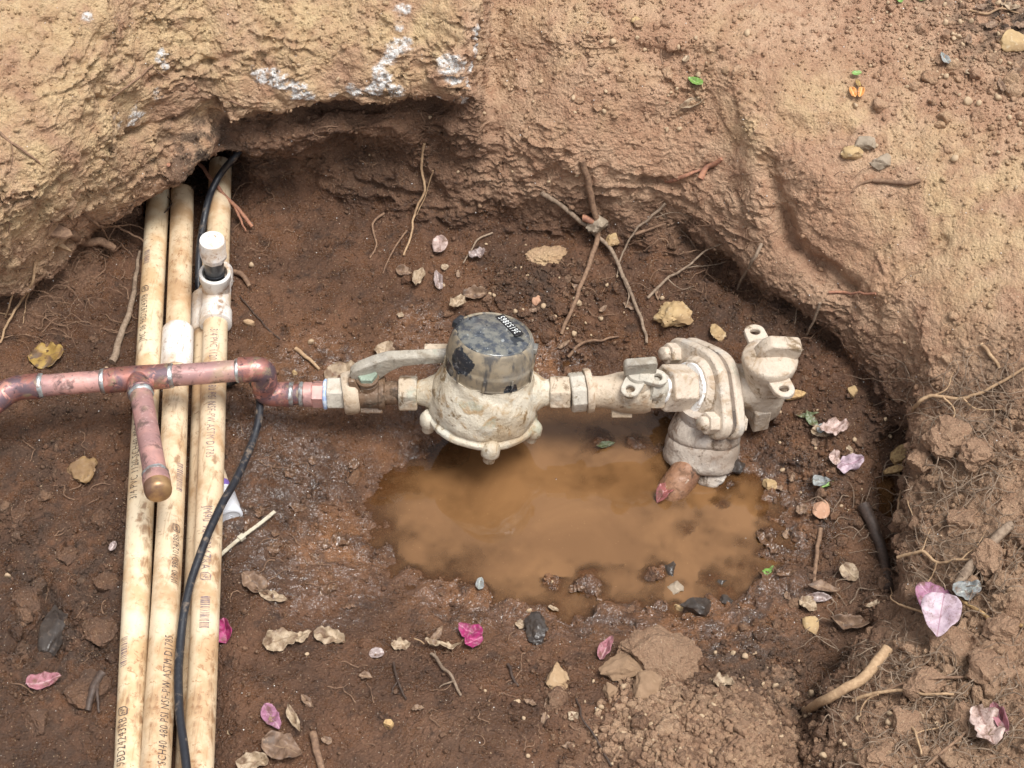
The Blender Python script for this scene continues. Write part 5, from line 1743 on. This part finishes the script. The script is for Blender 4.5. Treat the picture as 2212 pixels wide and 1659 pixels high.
root([(676, 1592, .003), (686, 1625, .004), (696, 1668, .003)], .0036, .0030, m_root, 'brown stick at the bottom edge right of the pipes', 'stick', 'stick', seed=44)
root([(222, 1462, .004), (205, 1500, .009), (192, 1540, .004)], .0050, .0030, m_root_dark, 'dark broken root stub in the mud left of the pipes', branches=[[(215, 1480, .008), (214, 1510, .008), (216, 1546, .004)]], seed=45)
root([(150, 505, .004), (190, 535, .014), (225, 548, .020), (256, 560, .016)], .0058, .0044, m_root, 'brown root end jutting out of the left bank toward the pipes', seed=46)
root([(640, 755, .002), (660, 775, .004), (690, 800, .002)], .0026, .0016, m_root_pale, 'pale bark strip on the mud above the copper elbow', 'bark strip', 'bark strip', seed=47)
root([(505, 590, .002), (522, 600, .005), (540, 622, .003)], .0034, .0026, m_root, 'short root stub beside the white capped tee', seed=48)
root([(520, 640, .001), (548, 680, .003), (580, 712, .002), (605, 735, .001)], .0009, .0006, m_root_dark, 'hair thin dark root on the floor right of the pipe bundle', seed=49)
root([(1040, 1082, .010), (1048, 1110, .009), (1040, 1140, .009), (1062, 1160, .009), (1078, 1190, .009)], .0009, .0006, m_root_dark, 'dark thread root floating in the middle of the puddle', branches=[[(1030, 1138, .009), (1050, 1150, .009), (1075, 1152, .009)]], seed=50)
root([(1228, 770, .002), (1260, 745, .005), (1300, 738, .003), (1336, 728, .002)], .0020, .0011, m_root, 'brown twig on the dark crumbs between meter and crossed roots', 'twig', 'twig', seed=51)
root([(1420, 80, .001), (1428, 110, .002), (1432, 140, .001)], .0018, .0013, m_root, 'short brown twig on the ground at the top of the back wall', 'twig', 'twig', seed=52)
root([(2095, 25, .002), (2130, 36, .004), (2160, 24, .004), (2200, 30, .002)], .0014, .0009, m_root_pale, 'pale forked twig on the ground in the top right corner', 'twig', 'twig', branches=[[(2160, 24, .004), (2168, 12, .003), (2172, 2, .002)]], seed=53)
root([(2120, 745, .002), (2142, 770, .003), (2160, 800, .002)], .0022, .0014, m_root_pale, 'tan root stub on the slope at the right edge', seed=54)

# wood chips at the left edge of the heap and in the left bank
def chip(u, v, L, w, ang, mat, label, lift=.006, name='wood_chip', seed=0):
    c, n = hit(u, v)
    d = RIGHT * math.cos(math.radians(ang)) + UP * math.sin(math.radians(ang))
    M = frame(c + Vector((0, 0, lift)), (n + Vector((0, 0, 1))).normalized(), d)
    L, w = L * PX, w * PX
    rnd = random.Random(seed)
    ol = [(-L / 2, -w * .35), (-L * .2, -w * .5), (L * .3, -w * .42), (L * .5, -w * .12), (L * .42, w * .2), (L * .1, w * .5), (-L * .35, w * .42), (-L * .52, w * .1)]
    b = MB()
    n0 = len(ol)
    for k in range(4):
        z = -.0035 + .0022 * k
        b.v += [M @ Vector((x * (1 - .06 * abs(k - 1.5)) + rnd.uniform(-.001, .001), y * (1 - .12 * abs(k - 1.5)) + rnd.uniform(-.0006, .0006), z + rnd.uniform(-.0005, .0005))) for x, y in ol]
    for k in range(3):
        for j in range(n0):
            b.f.append((k * n0 + j, k * n0 + (j + 1) % n0, (k + 1) * n0 + (j + 1) % n0, (k + 1) * n0 + j))
    b.f.append(tuple(range(n0 - 1, -1, -1)))
    b.f.append(tuple(range(3 * n0, 4 * n0)))
    return tag(b.build(name, mat, None, c, angle=30), label, 'wood chip')


chip(1944, 994, 62, 34, 38, m_wood, 'upper dark yellow wood chip sticking out of the right heap', .014, seed=1)
chip(1938, 1028, 70, 17, 14, m_wood, 'lower bright yellow wood splinter sticking out of the right heap', .014, seed=2)
chip(1718, 856, 44, 24, 8, m_wood, 'orange wood chip right of the lower lock ear', .003, seed=3)
chip(122, 520, 92, 36, -6, m_root, 'brown split wood lump in the hollow of the left bank', .016, seed=4)
chip(128, 548, 80, 14, -24, m_root_pale, 'thin yellow splinter under the split wood lump in the left bank', .016, seed=5)
chip(540, 700, 26, 13, -30, m_root_pale, 'tiny pale wood chip on the floor right of the tee', .002, seed=6)
chip(840, 1565, 16, 20, 80, m_wood, 'small orange chip on the near mud slope', .002, seed=7)

# fine rootlets: a tangle nobody could count
def rootlets(name, zones, mat, label):
    b = MB()
    rnd = random.Random(5)
    for (u0, v0, u1, v1, cnt, Lp, lift) in zones:
        for k in range(cnt):
            u, v = rnd.uniform(u0, u1), rnd.uniform(v0, v1)
            a = rnd.uniform(0, 2 * math.pi)
            L = Lp * rnd.uniform(.4, 1.3)
            way = []
            m = rnd.randint(3, 5)
            for j in range(m):
                t = j / (m - 1)
                h = lift * math.sin(math.pi * min(1, t * 1.1)) * rnd.uniform(.4, 1.2) + .0006
                way.append((u + math.cos(a) * L * t, v + math.sin(a) * L * t * .8, h))
                a += rnd.uniform(-.55, .55)
            q = root_pts(way, .0022, 5, k * .37)
            r = rnd.uniform(.00028, .00075)
            b.tube(q, taper(r, r * .5, len(q)), 4, False)
    o = b.build(name, mat, None, None, angle=80)
    return tag(o, label, None, None, 'stuff')


rootlets('fine_roots', [(1960, 820, 2200, 1000, 90, 130, .012), (1960, 1000, 2200, 1300, 130, 120, .012), (1800, 1380, 2200, 1650, 180, 120, .012), (1780, 1050, 1960, 1350, 45, 70, .008)], m_root_grey, 'tangle of hair thin roots over the right heap')
rootlets('fine_roots', [(10, 480, 290, 740, 90, 70, .009), (250, 330, 380, 470, 26, 45, .010), (480, 330, 620, 560, 16, 60, .006), (700, 260, 1020, 420, 20, 50, .005)], m_root, 'fine roots hanging under the left bank')
rootlets('fine_roots', [(1380, 430, 1640, 640, 50, 70, .009), (1200, 480, 1420, 720, 14, 60, .004), (520, 900, 700, 1300, 22, 60, .003), (700, 1350, 1250, 1640, 30, 50, .003), (1600, 330, 1950, 760, 40, 55, .005), (20, 900, 250, 1600, 24, 50, .003)], m_root, 'fine broken roots on the walls and floor of the pit')

# ------------------------------------------------------------------ leaves and petals
def leaf_mat(name, a, b, vein, edge=None, rough=.6, spots=None, mud=.75):
    M = Mat(name)
    sp = M.n('ShaderNodeSeparateXYZ')
    M.put(sp.inputs[0], M.co)
    ay = M.math('ABSOLUTE', sp.outputs[1])
    rib = M.rng(ay, .0008, .0002)
    side = M.math('SINE', M.math('MULTIPLY', M.math('SUBTRACT', sp.outputs[0], M.math('MULTIPLY', ay, .8)), 1500.0))
    side = M.math('MULTIPLY', M.rng(side, .80, .99, 0, .5), M.rng(M.noise(160, 3), .42, .6))
    k1 = M.noise(110, 4)
    c = M.mix(M.rng(k1, .36, .64), a, b)
    c = M.mix(M.math('MAXIMUM', rib, side), c, vein)
    if spots:
        c = M.mix(M.rng(M.noise(60, 4, .6, .8), .50, .60, 0, .9), c, spots)
    c = M.mix(M.rng(M.noise(95, 4, .65, .5), .50, .66, 0, mud), c, (.15, .085, .05))
    c = M.mix(M.rng(M.noise(420, 3, .7), .56, .70, 0, .7), c, (.12, .07, .045))
    return M.done(c, rough, 0, M.bump(M.math('ADD', k1, M.math('MULTIPLY', side, .6)), .4, .001), Subsurface_Weight=0.0)


m_l_tan = leaf_mat('dry_tan_leaf', (.42, .32, .215), (.31, .225, .145), (.24, .165, .10), spots=(.20, .135, .085))
m_l_brown = leaf_mat('brown_leaf', (.235, .15, .095), (.165, .10, .065), (.30, .20, .125), spots=(.10, .065, .045))
m_l_wet = leaf_mat('wet_brown_leaf', (.155, .085, .050), (.10, .058, .036), (.20, .12, .07), rough=.22)
m_l_yellow = leaf_mat('yellow_brown_leaf', (.36, .235, .065), (.28, .17, .05), (.22, .13, .05), spots=(.085, .05, .03))
m_l_green = leaf_mat('green_leaf', (.18, .33, .07), (.13, .25, .05), (.28, .40, .14), rough=.4, mud=.3)
m_l_dull = leaf_mat('dull_green_leaf', (.10, .13, .055), (.075, .095, .04), (.16, .17, .09), rough=.4, spots=(.12, .075, .05))
m_l_bluegrey = leaf_mat('blue_grey_leaf', (.27, .28, .27), (.18, .19, .19), (.34, .36, .32), rough=.45)
m_p_magenta = leaf_mat('magenta_petal', (.36, .030, .14), (.22, .022, .085), (.44, .12, .22), rough=.5, mud=.55)
m_p_pink = leaf_mat('dull_pink_petal', (.36, .15, .175), (.26, .10, .115), (.44, .26, .27), rough=.55)
m_p_lilac = leaf_mat('faded_lilac_petal', (.52, .41, .45), (.42, .31, .36), (.33, .19, .24), rough=.5, mud=.35)
m_p_purple = leaf_mat('faded_purple_petal', (.36, .16, .24), (.28, .12, .19), (.46, .26, .33), rough=.5)
m_p_pale = leaf_mat('bleached_pink_petal', (.55, .42, .37), (.44, .32, .28), (.33, .21, .18), rough=.5)
m_p_grey = leaf_mat('greyed_petal', (.34, .27, .25), (.25, .19, .175), (.45, .36, .33), rough=.3)
m_p_wine = leaf_mat('wet_wine_petal', (.30, .10, .095), (.20, .065, .06), (.42, .20, .19), rough=.16)
m_l_orange = leaf_mat('orange_petal', (.62, .27, .07), (.52, .20, .05), (.72, .42, .18), rough=.5)

W_OF = {
    'ovate': lambda t: (max(0, 1 - t * t) ** .55) * (1 - .22 * t),
    'round': lambda t: max(0, 1 - t * t) ** .48,
    'lance': lambda t: max(0, 1 - t * t) ** 1.0,
    'heart': lambda t: ((1 + t) ** .42) * (max(0, 1 - t) ** .85) * .98,
}


def leaf_mesh(shape, L, Wd, fold, bend, crumple, seed, ragged=0.0, nx=19, ny=11):
    b = MB()
    off = Vector((seed * 1.7, seed * .9, seed * 2.3))
    for i in range(nx):
        t = -1 + 2 * i / (nx - 1)
        t2 = t * .998
        hw = W_OF[shape](t2) * Wd / 2
        for j in range(ny):
            s = -1 + 2 * j / (ny - 1)
            rg = 1 + ragged * mnoise.noise(Vector((t * 3.1, s * 1.5, seed))) if abs(s) > .5 else 1
            x, y = t * L / 2 * (1 + ragged * .35 * mnoise.noise(Vector((s * 2, seed, 3)))), s * hw * rg
            q = Vector((x / L * 2.2, y / L * 2.2, 0)) + off
            z = fold * abs(y) + bend * (t * t - .3) * L / 2 + crumple * L * (mnoise.noise(q * 1.1) * .7 + mnoise.noise(q * 2.6) * .55 + mnoise.noise(q * 5.5) * .22)
            y = y * (1 - .25 * abs(fold)) + crumple * L * .25 * mnoise.noise(q * 1.7 + Vector((9, 9, 9)))
            b.v.append(Vector((x, y, z)))
    for i in range(nx - 1):
        for j in range(ny - 1):
            b.f.append((i * ny + j, (i + 1) * ny + j, (i + 1) * ny + j + 1, i * ny + j + 1))
    return b


def leaf(u, v, L, Wd, ang, mat, label, cat='leaf', name='leaf', shape='ovate', fold=.25, bend=.2, crumple=.10, tilt=0.0, roll=0.0, lift=.004, ragged=0.0, seed=None, group=None, parent=None, stalk=None):
    seed = (u * 7.1 + v * 3.3) % 97 if seed is None else seed
    c, n = hit(u, v)
    n = (n * .6 + Vector((0, -.15, 1)) * .7).normalized()
    d = RIGHT * math.cos(math.radians(ang)) + UP * math.sin(math.radians(ang))
    lift = lift * .7
    M = frame(c + n * lift, n, d) @ Matrix.Rotation(math.radians(tilt), 4, 'Y') @ Matrix.Rotation(math.radians(roll), 4, 'X')
    L, Wd = L * .88, Wd * .88
    o = leaf_mesh(shape, L * PX, Wd * PX, fold, bend, crumple * 1.35 + .03, seed, ragged + .10).build(name, mat, None, None, angle=180, solid=.00035)
    if stalk:
        k = MB().tube(catmull([Vector((-L * PX / 2, 0, .0003)), Vector((-L * PX * .62, stalk * .003, .001)), Vector((-L * PX * .8, stalk * .006, 0))], 5), [.0006] * 11, 6).build('stalk', m_root_pale, o)
    if parent is not None:
        o.parent = parent
        o.matrix_parent_inverse = Matrix.Identity(4)
        o.matrix_basis = parent.matrix_basis.inverted() @ M
        return o
    o.matrix_basis = M
    return tag(o, label, cat, group)


leaf(104, 772, 92, 74, 8, m_l_yellow, 'yellow and brown leaf flat on the mud behind the copper pipe', shape='round', fold=.05, crumple=.07, ragged=.25, lift=.006)
leaf(492, 1366, 56, 50, 100, m_p_magenta, 'magenta petal half hidden by the rightmost pipe', 'petal', 'petal', 'ovate', .5, .2, .10, roll=-14, lift=.010)
t = thing('petal_cluster', hit(1012, 1382)[0], 'bright magenta petals with a dry tan tip in the wet mud', 'petals')
leaf(1016, 1372, 58, 46, 150, m_p_magenta, '', name='petal', shape='ovate', fold=.3, bend=.35, crumple=.16, lift=.010, parent=t)
leaf(1022, 1396, 46, 36, 40, m_p_magenta, '', name='petal', shape='ovate', fold=.5, bend=.2, crumple=.15, lift=.012, roll=20, parent=t)
leaf(958, 1404, 84, 34, -12, m_l_tan, 'curled dry tan leaf touching the magenta petals', shape='lance', fold=.8, bend=.5, crumple=.22, lift=.008, stalk=1)
leaf(945, 1378, 44, 22, 60, m_l_brown, 'small brown leaf standing above the curled dry tan leaf', shape='lance', fold=.7, bend=.4, crumple=.2, lift=.007)
leaf(100, 1476, 74, 40, 20, m_p_pink, 'dull pink petal on the mud in the lower left', 'petal', 'petal', 'ovate', .5, .3, .16, lift=.007, ragged=.2)
t = thing('petal_cluster', hit(2022, 1330)[0], 'big faded lilac and purple petals on the right heap', 'petals')
leaf(2002, 1318, 84, 72, 120, m_p_purple, '', name='petal', shape='ovate', fold=.15, bend=.25, crumple=.10, lift=.030, parent=t)
leaf(2028, 1346, 98, 82, -100, m_p_lilac, '', name='petal', shape='heart', fold=.30, bend=.15, crumple=.08, lift=.040, tilt=-12, parent=t)
leaf(950, 538, 56, 48, 95, m_p_pale, 'pale pink round petal standing on the shaded back floor', 'petal', 'petal', 'round', .15, .2, .06, lift=.012, roll=-30)
leaf(1832, 1006, 66, 48, 20, m_p_lilac, 'crumpled lilac petal on the right floor below the wall', 'petal', 'petal', 'ovate', .5, .4, .28, lift=.010, ragged=.25)
leaf(1800, 992, 40, 32, 80, m_p_pale, 'crumpled pale petal touching the crumpled lilac one', 'petal', 'petal', 'ovate', .5, .4, .28, lift=.007)
leaf(2126, 1588, 88, 62, 100, m_p_pale, 'ragged bleached pink petal in the lower right corner', 'petal', 'petal', 'ovate', .3, .2, .22, lift=.022, ragged=.35)
leaf(2165, 1560, 74, 36, 115, m_p_pink, 'curled red petal beside the ragged bleached one at lower right', 'petal', 'petal', 'lance', .8, .2, .16, lift=.012)
leaf(1488, 1132, 62, 58, 70, m_p_grey, 'round greyed petal lying in the puddle below the iron bowl', 'petal', 'petal', 'round', .1, .12, .10, lift=.005)
leaf(1440, 1078, 76, 40, 52, m_p_wine, 'wet wine red petal draped at the foot of the supply pipe', 'petal', 'petal', 'ovate', .5, -.5, .16, lift=.024)
leaf(1390, 1078, 42, 30, 20, m_p_wine, 'small wet reddish petal left of the wine red one', 'petal', 'petal', 'ovate', .3, -.3, .2, lift=.004)
leaf(606, 1386, 78, 54, 20, m_l_tan, 'dry tan leaf right of the pipes, left one of the pair', shape='ovate', fold=.5, bend=.3, crumple=.22, lift=.007, ragged=.2)
leaf(712, 1380, 72, 44, -15, m_l_tan, 'dry tan leaf with folded tip, right one of the pair', shape='ovate', fold=.55, bend=.35, crumple=.24, lift=.007, ragged=.2)
leaf(655, 1380, 44, 30, 40, m_l_tan, 'small dry leaf scrap between the pair of tan leaves', shape='heart', fold=.4, bend=.2, crumple=.2, lift=.006)
leaf(548, 1262, 70, 50, 130, m_l_brown, 'brown leaf on the mud beside the rightmost pipe above the pink petal', shape='ovate', fold=.35, bend=.3, crumple=.2, lift=.006, ragged=.15)
leaf(588, 1292, 72, 30, -20, m_l_tan, 'narrow tan leaf just right of the brown leaf near the pipe', shape='lance', fold=.6, bend=.3, crumple=.2, lift=.006)
leaf(612, 1622, 90, 62, -30, m_l_brown, 'large brown veined leaf at the bottom edge right of the pipes', shape='ovate', fold=.3, bend=.3, crumple=.18, lift=.009, ragged=.2)
leaf(588, 1556, 62, 36, -60, m_p_purple, 'faded reddish brown petal above the large veined leaf', 'petal', 'petal', 'ovate', .5, .3, .2, lift=.008)
leaf(640, 1560, 70, 26, -62, m_l_tan, 'narrow rolled tan leaf right of the reddish brown petal', shape='lance', fold=.9, bend=.2, crumple=.18, lift=.008)
leaf(548, 1650, 66, 44, 10, m_l_tan, 'dry leaf cut off by the bottom edge beside the pipes', shape='ovate', fold=.4, bend=.3, crumple=.2, lift=.007)
leaf(1502, 183, 46, 28, 130, m_l_green, 'fresh green leaf on the slope at the top centre right', shape='ovate', fold=.4, bend=.2, crumple=.05, lift=.006, stalk=1)
leaf(1496, 226, 76, 30, 22, m_l_tan, 'curved tan dry leaf below the fresh green leaf', shape='lance', fold=.9, bend=.5, crumple=.06, lift=.005)
leaf(1482, 132, 26, 18, 60, m_l_tan, 'small pale dry leaf above the fresh green leaf', shape='ovate', fold=.5, bend=.3, crumple=.1, lift=.004)
t = thing('sprouted_seedling', hit(1848, 185)[0], 'little seedling with a green leaf and orange petals on the right bank', 'seedling')
leaf(1848, 164, 26, 15, 10, m_l_green, '', name='leaf', shape='ovate', fold=.3, bend=.2, crumple=.05, lift=.007, parent=t)
leaf(1840, 206, 32, 20, -80, m_l_orange, '', name='petal', shape='ovate', fold=.4, bend=.2, crumple=.08, lift=.007, parent=t)
leaf(1858, 208, 34, 18, -105, m_l_orange, '', name='petal', shape='ovate', fold=.4, bend=.2, crumple=.08, lift=.008, parent=t)
leaf(1852, 186, 26, 14, -80, m_l_yellow, '', name='petal', shape='lance', fold=.4, bend=.2, crumple=.08, lift=.006, parent=t)
leaf(2038, 132, 40, 22, 105, m_l_bluegrey, 'grey leaf with pale rim on the ground at the top right', shape='heart', fold=.5, bend=.2, crumple=.08, lift=.006)
leaf(1944, 4, 24, 16, 60, m_l_green, 'small green leaf at the very top edge, left of two', shape='ovate', fold=.3, bend=.2, crumple=.05, lift=.005)
leaf(1992, 2, 28, 16, 0, m_l_green, 'small green leaf at the very top edge, right of two', shape='ovate', fold=.3, bend=.2, crumple=.05, lift=.005)
leaf(1305, 962, 50, 18, 12, m_l_dull, 'narrow dark green leaf floating in the puddle below the stop valve', shape='lance', fold=.4, bend=.15, crumple=.05, lift=.006)
leaf(988, 664, 56, 42, 60, m_l_tan, 'crumpled tan leaf on the mud above the meter lid', shape='ovate', fold=.6, bend=.4, crumple=.25, lift=.010, ragged=.2)
leaf(1025, 640, 62, 40, 10, m_l_brown, 'brown leaf right of the crumpled tan leaf above the meter', shape='ovate', fold=.5, bend=.3, crumple=.2, lift=.007, ragged=.2)
leaf(906, 606, 66, 34, 78, m_l_tan, 'upright dry leaf on the back floor left of the grey one', shape='lance', fold=.6, bend=.3, crumple=.2, lift=.009)
leaf(948, 610, 62, 28, 100, m_p_grey, 'narrow grey dry leaf on the back floor below the round petal', shape='lance', fold=.4, bend=.3, crumple=.15, lift=.006)
leaf(874, 590, 44, 32, -20, m_l_brown, 'small brown leaf at the left of the dry leaves on the back floor', shape='ovate', fold=.4, bend=.3, crumple=.18, lift=.006)
leaf(1032, 556, 48, 36, 30, m_p_grey, 'crumpled grey leaf right of the pale round petal', shape='ovate', fold=.6, bend=.3, crumple=.25, lift=.008)
leaf(738, 808, 90, 62, 30, m_l_tan, 'mud stuck tan leaf above the ball valve', shape='ovate', fold=.2, bend=.1, crumple=.12, lift=.003, ragged=.2)
leaf(832, 762, 70, 54, 80, m_l_tan, 'muddy folded leaf behind the lever', shape='ovate', fold=.4, bend=.2, crumple=.16, lift=.004, ragged=.2)
leaf(1800, 932, 74, 46, 20, m_p_pale, 'pale torn leaf on the floor below the right wall', shape='ovate', fold=.5, bend=.4, crumple=.25, lift=.009, ragged=.3)
leaf(1772, 938, 46, 28, -20, m_l_tan, 'tan leaf scrap left of the pale torn leaf', shape='ovate', fold=.5, bend=.3, crumple=.2, lift=.006)
leaf(1752, 912, 52, 26, 115, m_l_dull, 'dull green leaf behind the outlet block', shape='lance', fold=.3, bend=.3, crumple=.1, lift=.008)
leaf(1742, 900, 60, 12, 5, m_l_dull, 'narrow green leaf lying right of the outlet block', shape='lance', fold=.3, bend=.3, crumple=.08, lift=.007)
leaf(1774, 928, 26, 22, 60, m_l_bluegrey, 'little silvery leaf beside the dull green leaf', shape='round', fold=.2, bend=.2, crumple=.06, lift=.007)
leaf(1776, 1046, 44, 34, -10, m_l_bluegrey, 'blue grey curled leaf with green rim on the right floor', shape='heart', fold=.6, bend=.4, crumple=.14, lift=.008)
leaf(1788, 1052, 34, 12, 30, m_l_green, 'green leaf rim tucked under the blue grey leaf', shape='lance', fold=.4, bend=.3, crumple=.05, lift=.005)
leaf(1776, 1276, 78, 34, -8, m_l_brown, 'brown pointed leaf on the lower right floor', shape='lance', fold=.4, bend=.15, crumple=.08, lift=.007)
leaf(1768, 1290, 60, 26, -2, m_p_grey, 'grey leaf under the brown pointed leaf', shape='lance', fold=.4, bend=.1, crumple=.08, lift=.004)
leaf(1835, 1243, 52, 42, -60, m_l_tan, 'pale tan veined leaf beside the crevice', shape='ovate', fold=.3, bend=.3, crumple=.12, lift=.008)
leaf(1745, 1312, 44, 36, -40, m_l_tan, 'torn cream leaf above the smooth yellow stone', shape='ovate', fold=.4, bend=.3, crumple=.22, lift=.007, ragged=.3)
leaf(1830, 1352, 96, 40, -14, m_l_brown, 'long curled brown leaf at the edge of the heap', shape='lance', fold=.7, bend=.5, crumple=.16, lift=.010)
leaf(1665, 1240, 32, 20, 60, m_l_green, 'bright green leaf scrap near the right end of the puddle', shape='heart', fold=.4, bend=.3, crumple=.15, lift=.007, ragged=.3)
leaf(1310, 1408, 62, 34, 70, m_p_pink, 'pale pink folded petal left of the large oval clod', 'petal', 'petal', 'ovate', .8, .2, .14, lift=.010)
leaf(1560, 1482, 44, 36, -30, m_l_tan, 'jagged cream leaf on the dark soil right of the oval clod', shape='ovate', fold=.4, bend=.2, crumple=.2, lift=.006, ragged=.5)
leaf(866, 1398, 42, 28, 10, m_l_tan, 'small tan leaf scrap on the near slope', shape='ovate', fold=.4, bend=.2, crumple=.2, lift=.005, ragged=.3)
leaf(812, 1414, 34, 26, 20, m_p_grey, 'greyish leaf scrap left of the small tan one', shape='round', fold=.2, bend=.2, crumple=.1, lift=.004)
leaf(1190, 1045, 50, 22, -32, m_l_wet, 'wet brown leaf floating in the centre of the puddle', shape='lance', fold=.3, bend=.3, crumple=.14, lift=.012)
leaf(1330, 1012, 84, 24, -40, m_l_wet, 'long wet leaf at the back edge of the puddle', shape='lance', fold=.5, bend=.3, crumple=.16, lift=.006)
leaf(1032, 1268, 36, 22, 70, m_l_bluegrey, 'pale green grey leaf on the mud above the magenta petals', shape='ovate', fold=.4, bend=.2, crumple=.12, lift=.007)
leaf(1195, 1318, 26, 12, -28, m_l_tan, 'tiny cream leaf bit in the lower puddle arm', shape='ovate', fold=.4, bend=.2, crumple=.12, lift=.006)
leaf(2085, 1290, 60, 46, 10, m_l_bluegrey, 'bleached leaf tucked behind the lilac petals', shape='ovate', fold=.4, bend=.3, crumple=.2, lift=.016)
leaf(248, 1182, 24, 20, 70, m_p_grey, 'small grey leaf bit beside the leftmost pipe', shape='round', fold=.3, bend=.2, crumple=.1, lift=.005)
leaf(2140, 60, 40, 24, 30, m_l_brown, 'brown dead leaf in the litter just left of the topmost corner', shape='ovate', fold=.4, bend=.3, crumple=.15, lift=.006, group='dead leaves of the top right litter')
for k, (u, v, L, Wd, a) in enumerate(((2090, 90, 30, 18, 80), (2180, 20, 50, 26, 140), (2120, 20, 36, 22, 20), (2200, 150, 44, 24, 60), (2100, 160, 34, 16, 10), (2160, 190, 36, 20, 100), (2205, 60, 44, 22, 10))):
    leaf(u, v, L, Wd, a, (m_l_brown, m_l_tan, m_l_brown)[k % 3], (('brown', 'tan', 'brown')[k % 3] + ' dead leaf ' + ('directly left of the round yellow rock', 'in the very corner at the top right', 'left of the pair by the top right corner', 'under the round yellow rock at the right edge', 'slanting below and left of the round yellow rock', 'lowest of the litter by the round yellow rock', 'above the round yellow rock')[k]), shape='ovate', fold=.4, bend=.3, crumple=.18, lift=.005, group='dead leaves of the top right litter')
rnd = random.Random(3)
for k in range(44):
    if k < 26:
        u, v = rnd.uniform(1240, 1740), rnd.uniform(1100, 1330)
    else:
        u, v = rnd.uniform(520, 800), rnd.uniform(960, 1330)
    sh = rnd.choice(('ovate', 'lance', 'round'))
    leaf(u, v, rnd.uniform(22, 56), rnd.uniform(14, 34), rnd.uniform(0, 180), m_l_wet, where({'ovate': 'wet brown leaf', 'lance': 'narrow wet leaf', 'round': 'roundish wet leaf'}[sh] + ' stuck in mud', u, v), shape=sh, fold=rnd.uniform(-.1, .4), bend=rnd.uniform(-.25, .3), crumple=rnd.uniform(.16, .30), lift=.0025, ragged=.35, group='wet leaves in the mud')
for k in range(30):
    u, v = rnd.choice(((rnd.uniform(500, 1300), rnd.uniform(1330, 1650)), (rnd.uniform(1650, 1900), rnd.uniform(900, 1400)), (rnd.uniform(850, 1450), rnd.uniform(560, 760))))
    leaf(u, v, rnd.uniform(18, 42), rnd.uniform(12, 26), rnd.uniform(0, 180), rnd.choice((m_l_brown, m_l_tan, m_l_brown)), where('small dead leaf scrap', u, v), shape=rnd.choice(('ovate', 'lance')), fold=rnd.uniform(.1, .6), bend=rnd.uniform(-.1, .4), crumple=rnd.uniform(.1, .25), lift=.003, ragged=.3, group='dead leaf scraps on the floor')

# ------------------------------------------------------------------ pieces that belong to a part rather than to the whole thing
def nest(root_name, child, part):
    root_ = bpy.data.objects[root_name]
    stem_of = lambda o: o.name.split('.')[0]
    host = next(o for o in root_.children if stem_of(o) == part)
    for o in [o for o in root_.children if stem_of(o) == child and o is not host]:
        o.parent = host                      # every part sits at its thing's own origin, so nothing moves


for args in (('water_meter', 'digits', 'number_plate'), ('water_meter', 'cover_rib', 'register_cover'), ('water_meter', 'hinge', 'register_cover'), ('water_meter', 'clasp', 'register_cover'),
             ('water_meter', 'bolt_lug', 'body'), ('ball_valve', 'lettering', 'nameplate'), ('ball_valve', 'lever_grip', 'lever'), ('flanged_angle_valve', 'lettering', 'outlet_block'),
             ('flanged_angle_valve', 'plug_wing', 'plug_cap'), ('flanged_angle_valve', 'drain_boss', 'bowl'), ('capped_pipe_stub', 'embossed_mark', 'cap'), ('capped_pipe_stub', 'barcode', 'cap')):
    nest(*args)
for k in ('pvc_pipe', 'pvc_pipe.001', 'pvc_pipe.002'):
    nest(k, 'lettering', 'tube')
    nest(k, 'barcode', 'tube')
nest('pvc_pipe.002', 'tee_collar', 'tee')
nest('pvc_pipe.002', 'tee_socket', 'tee')
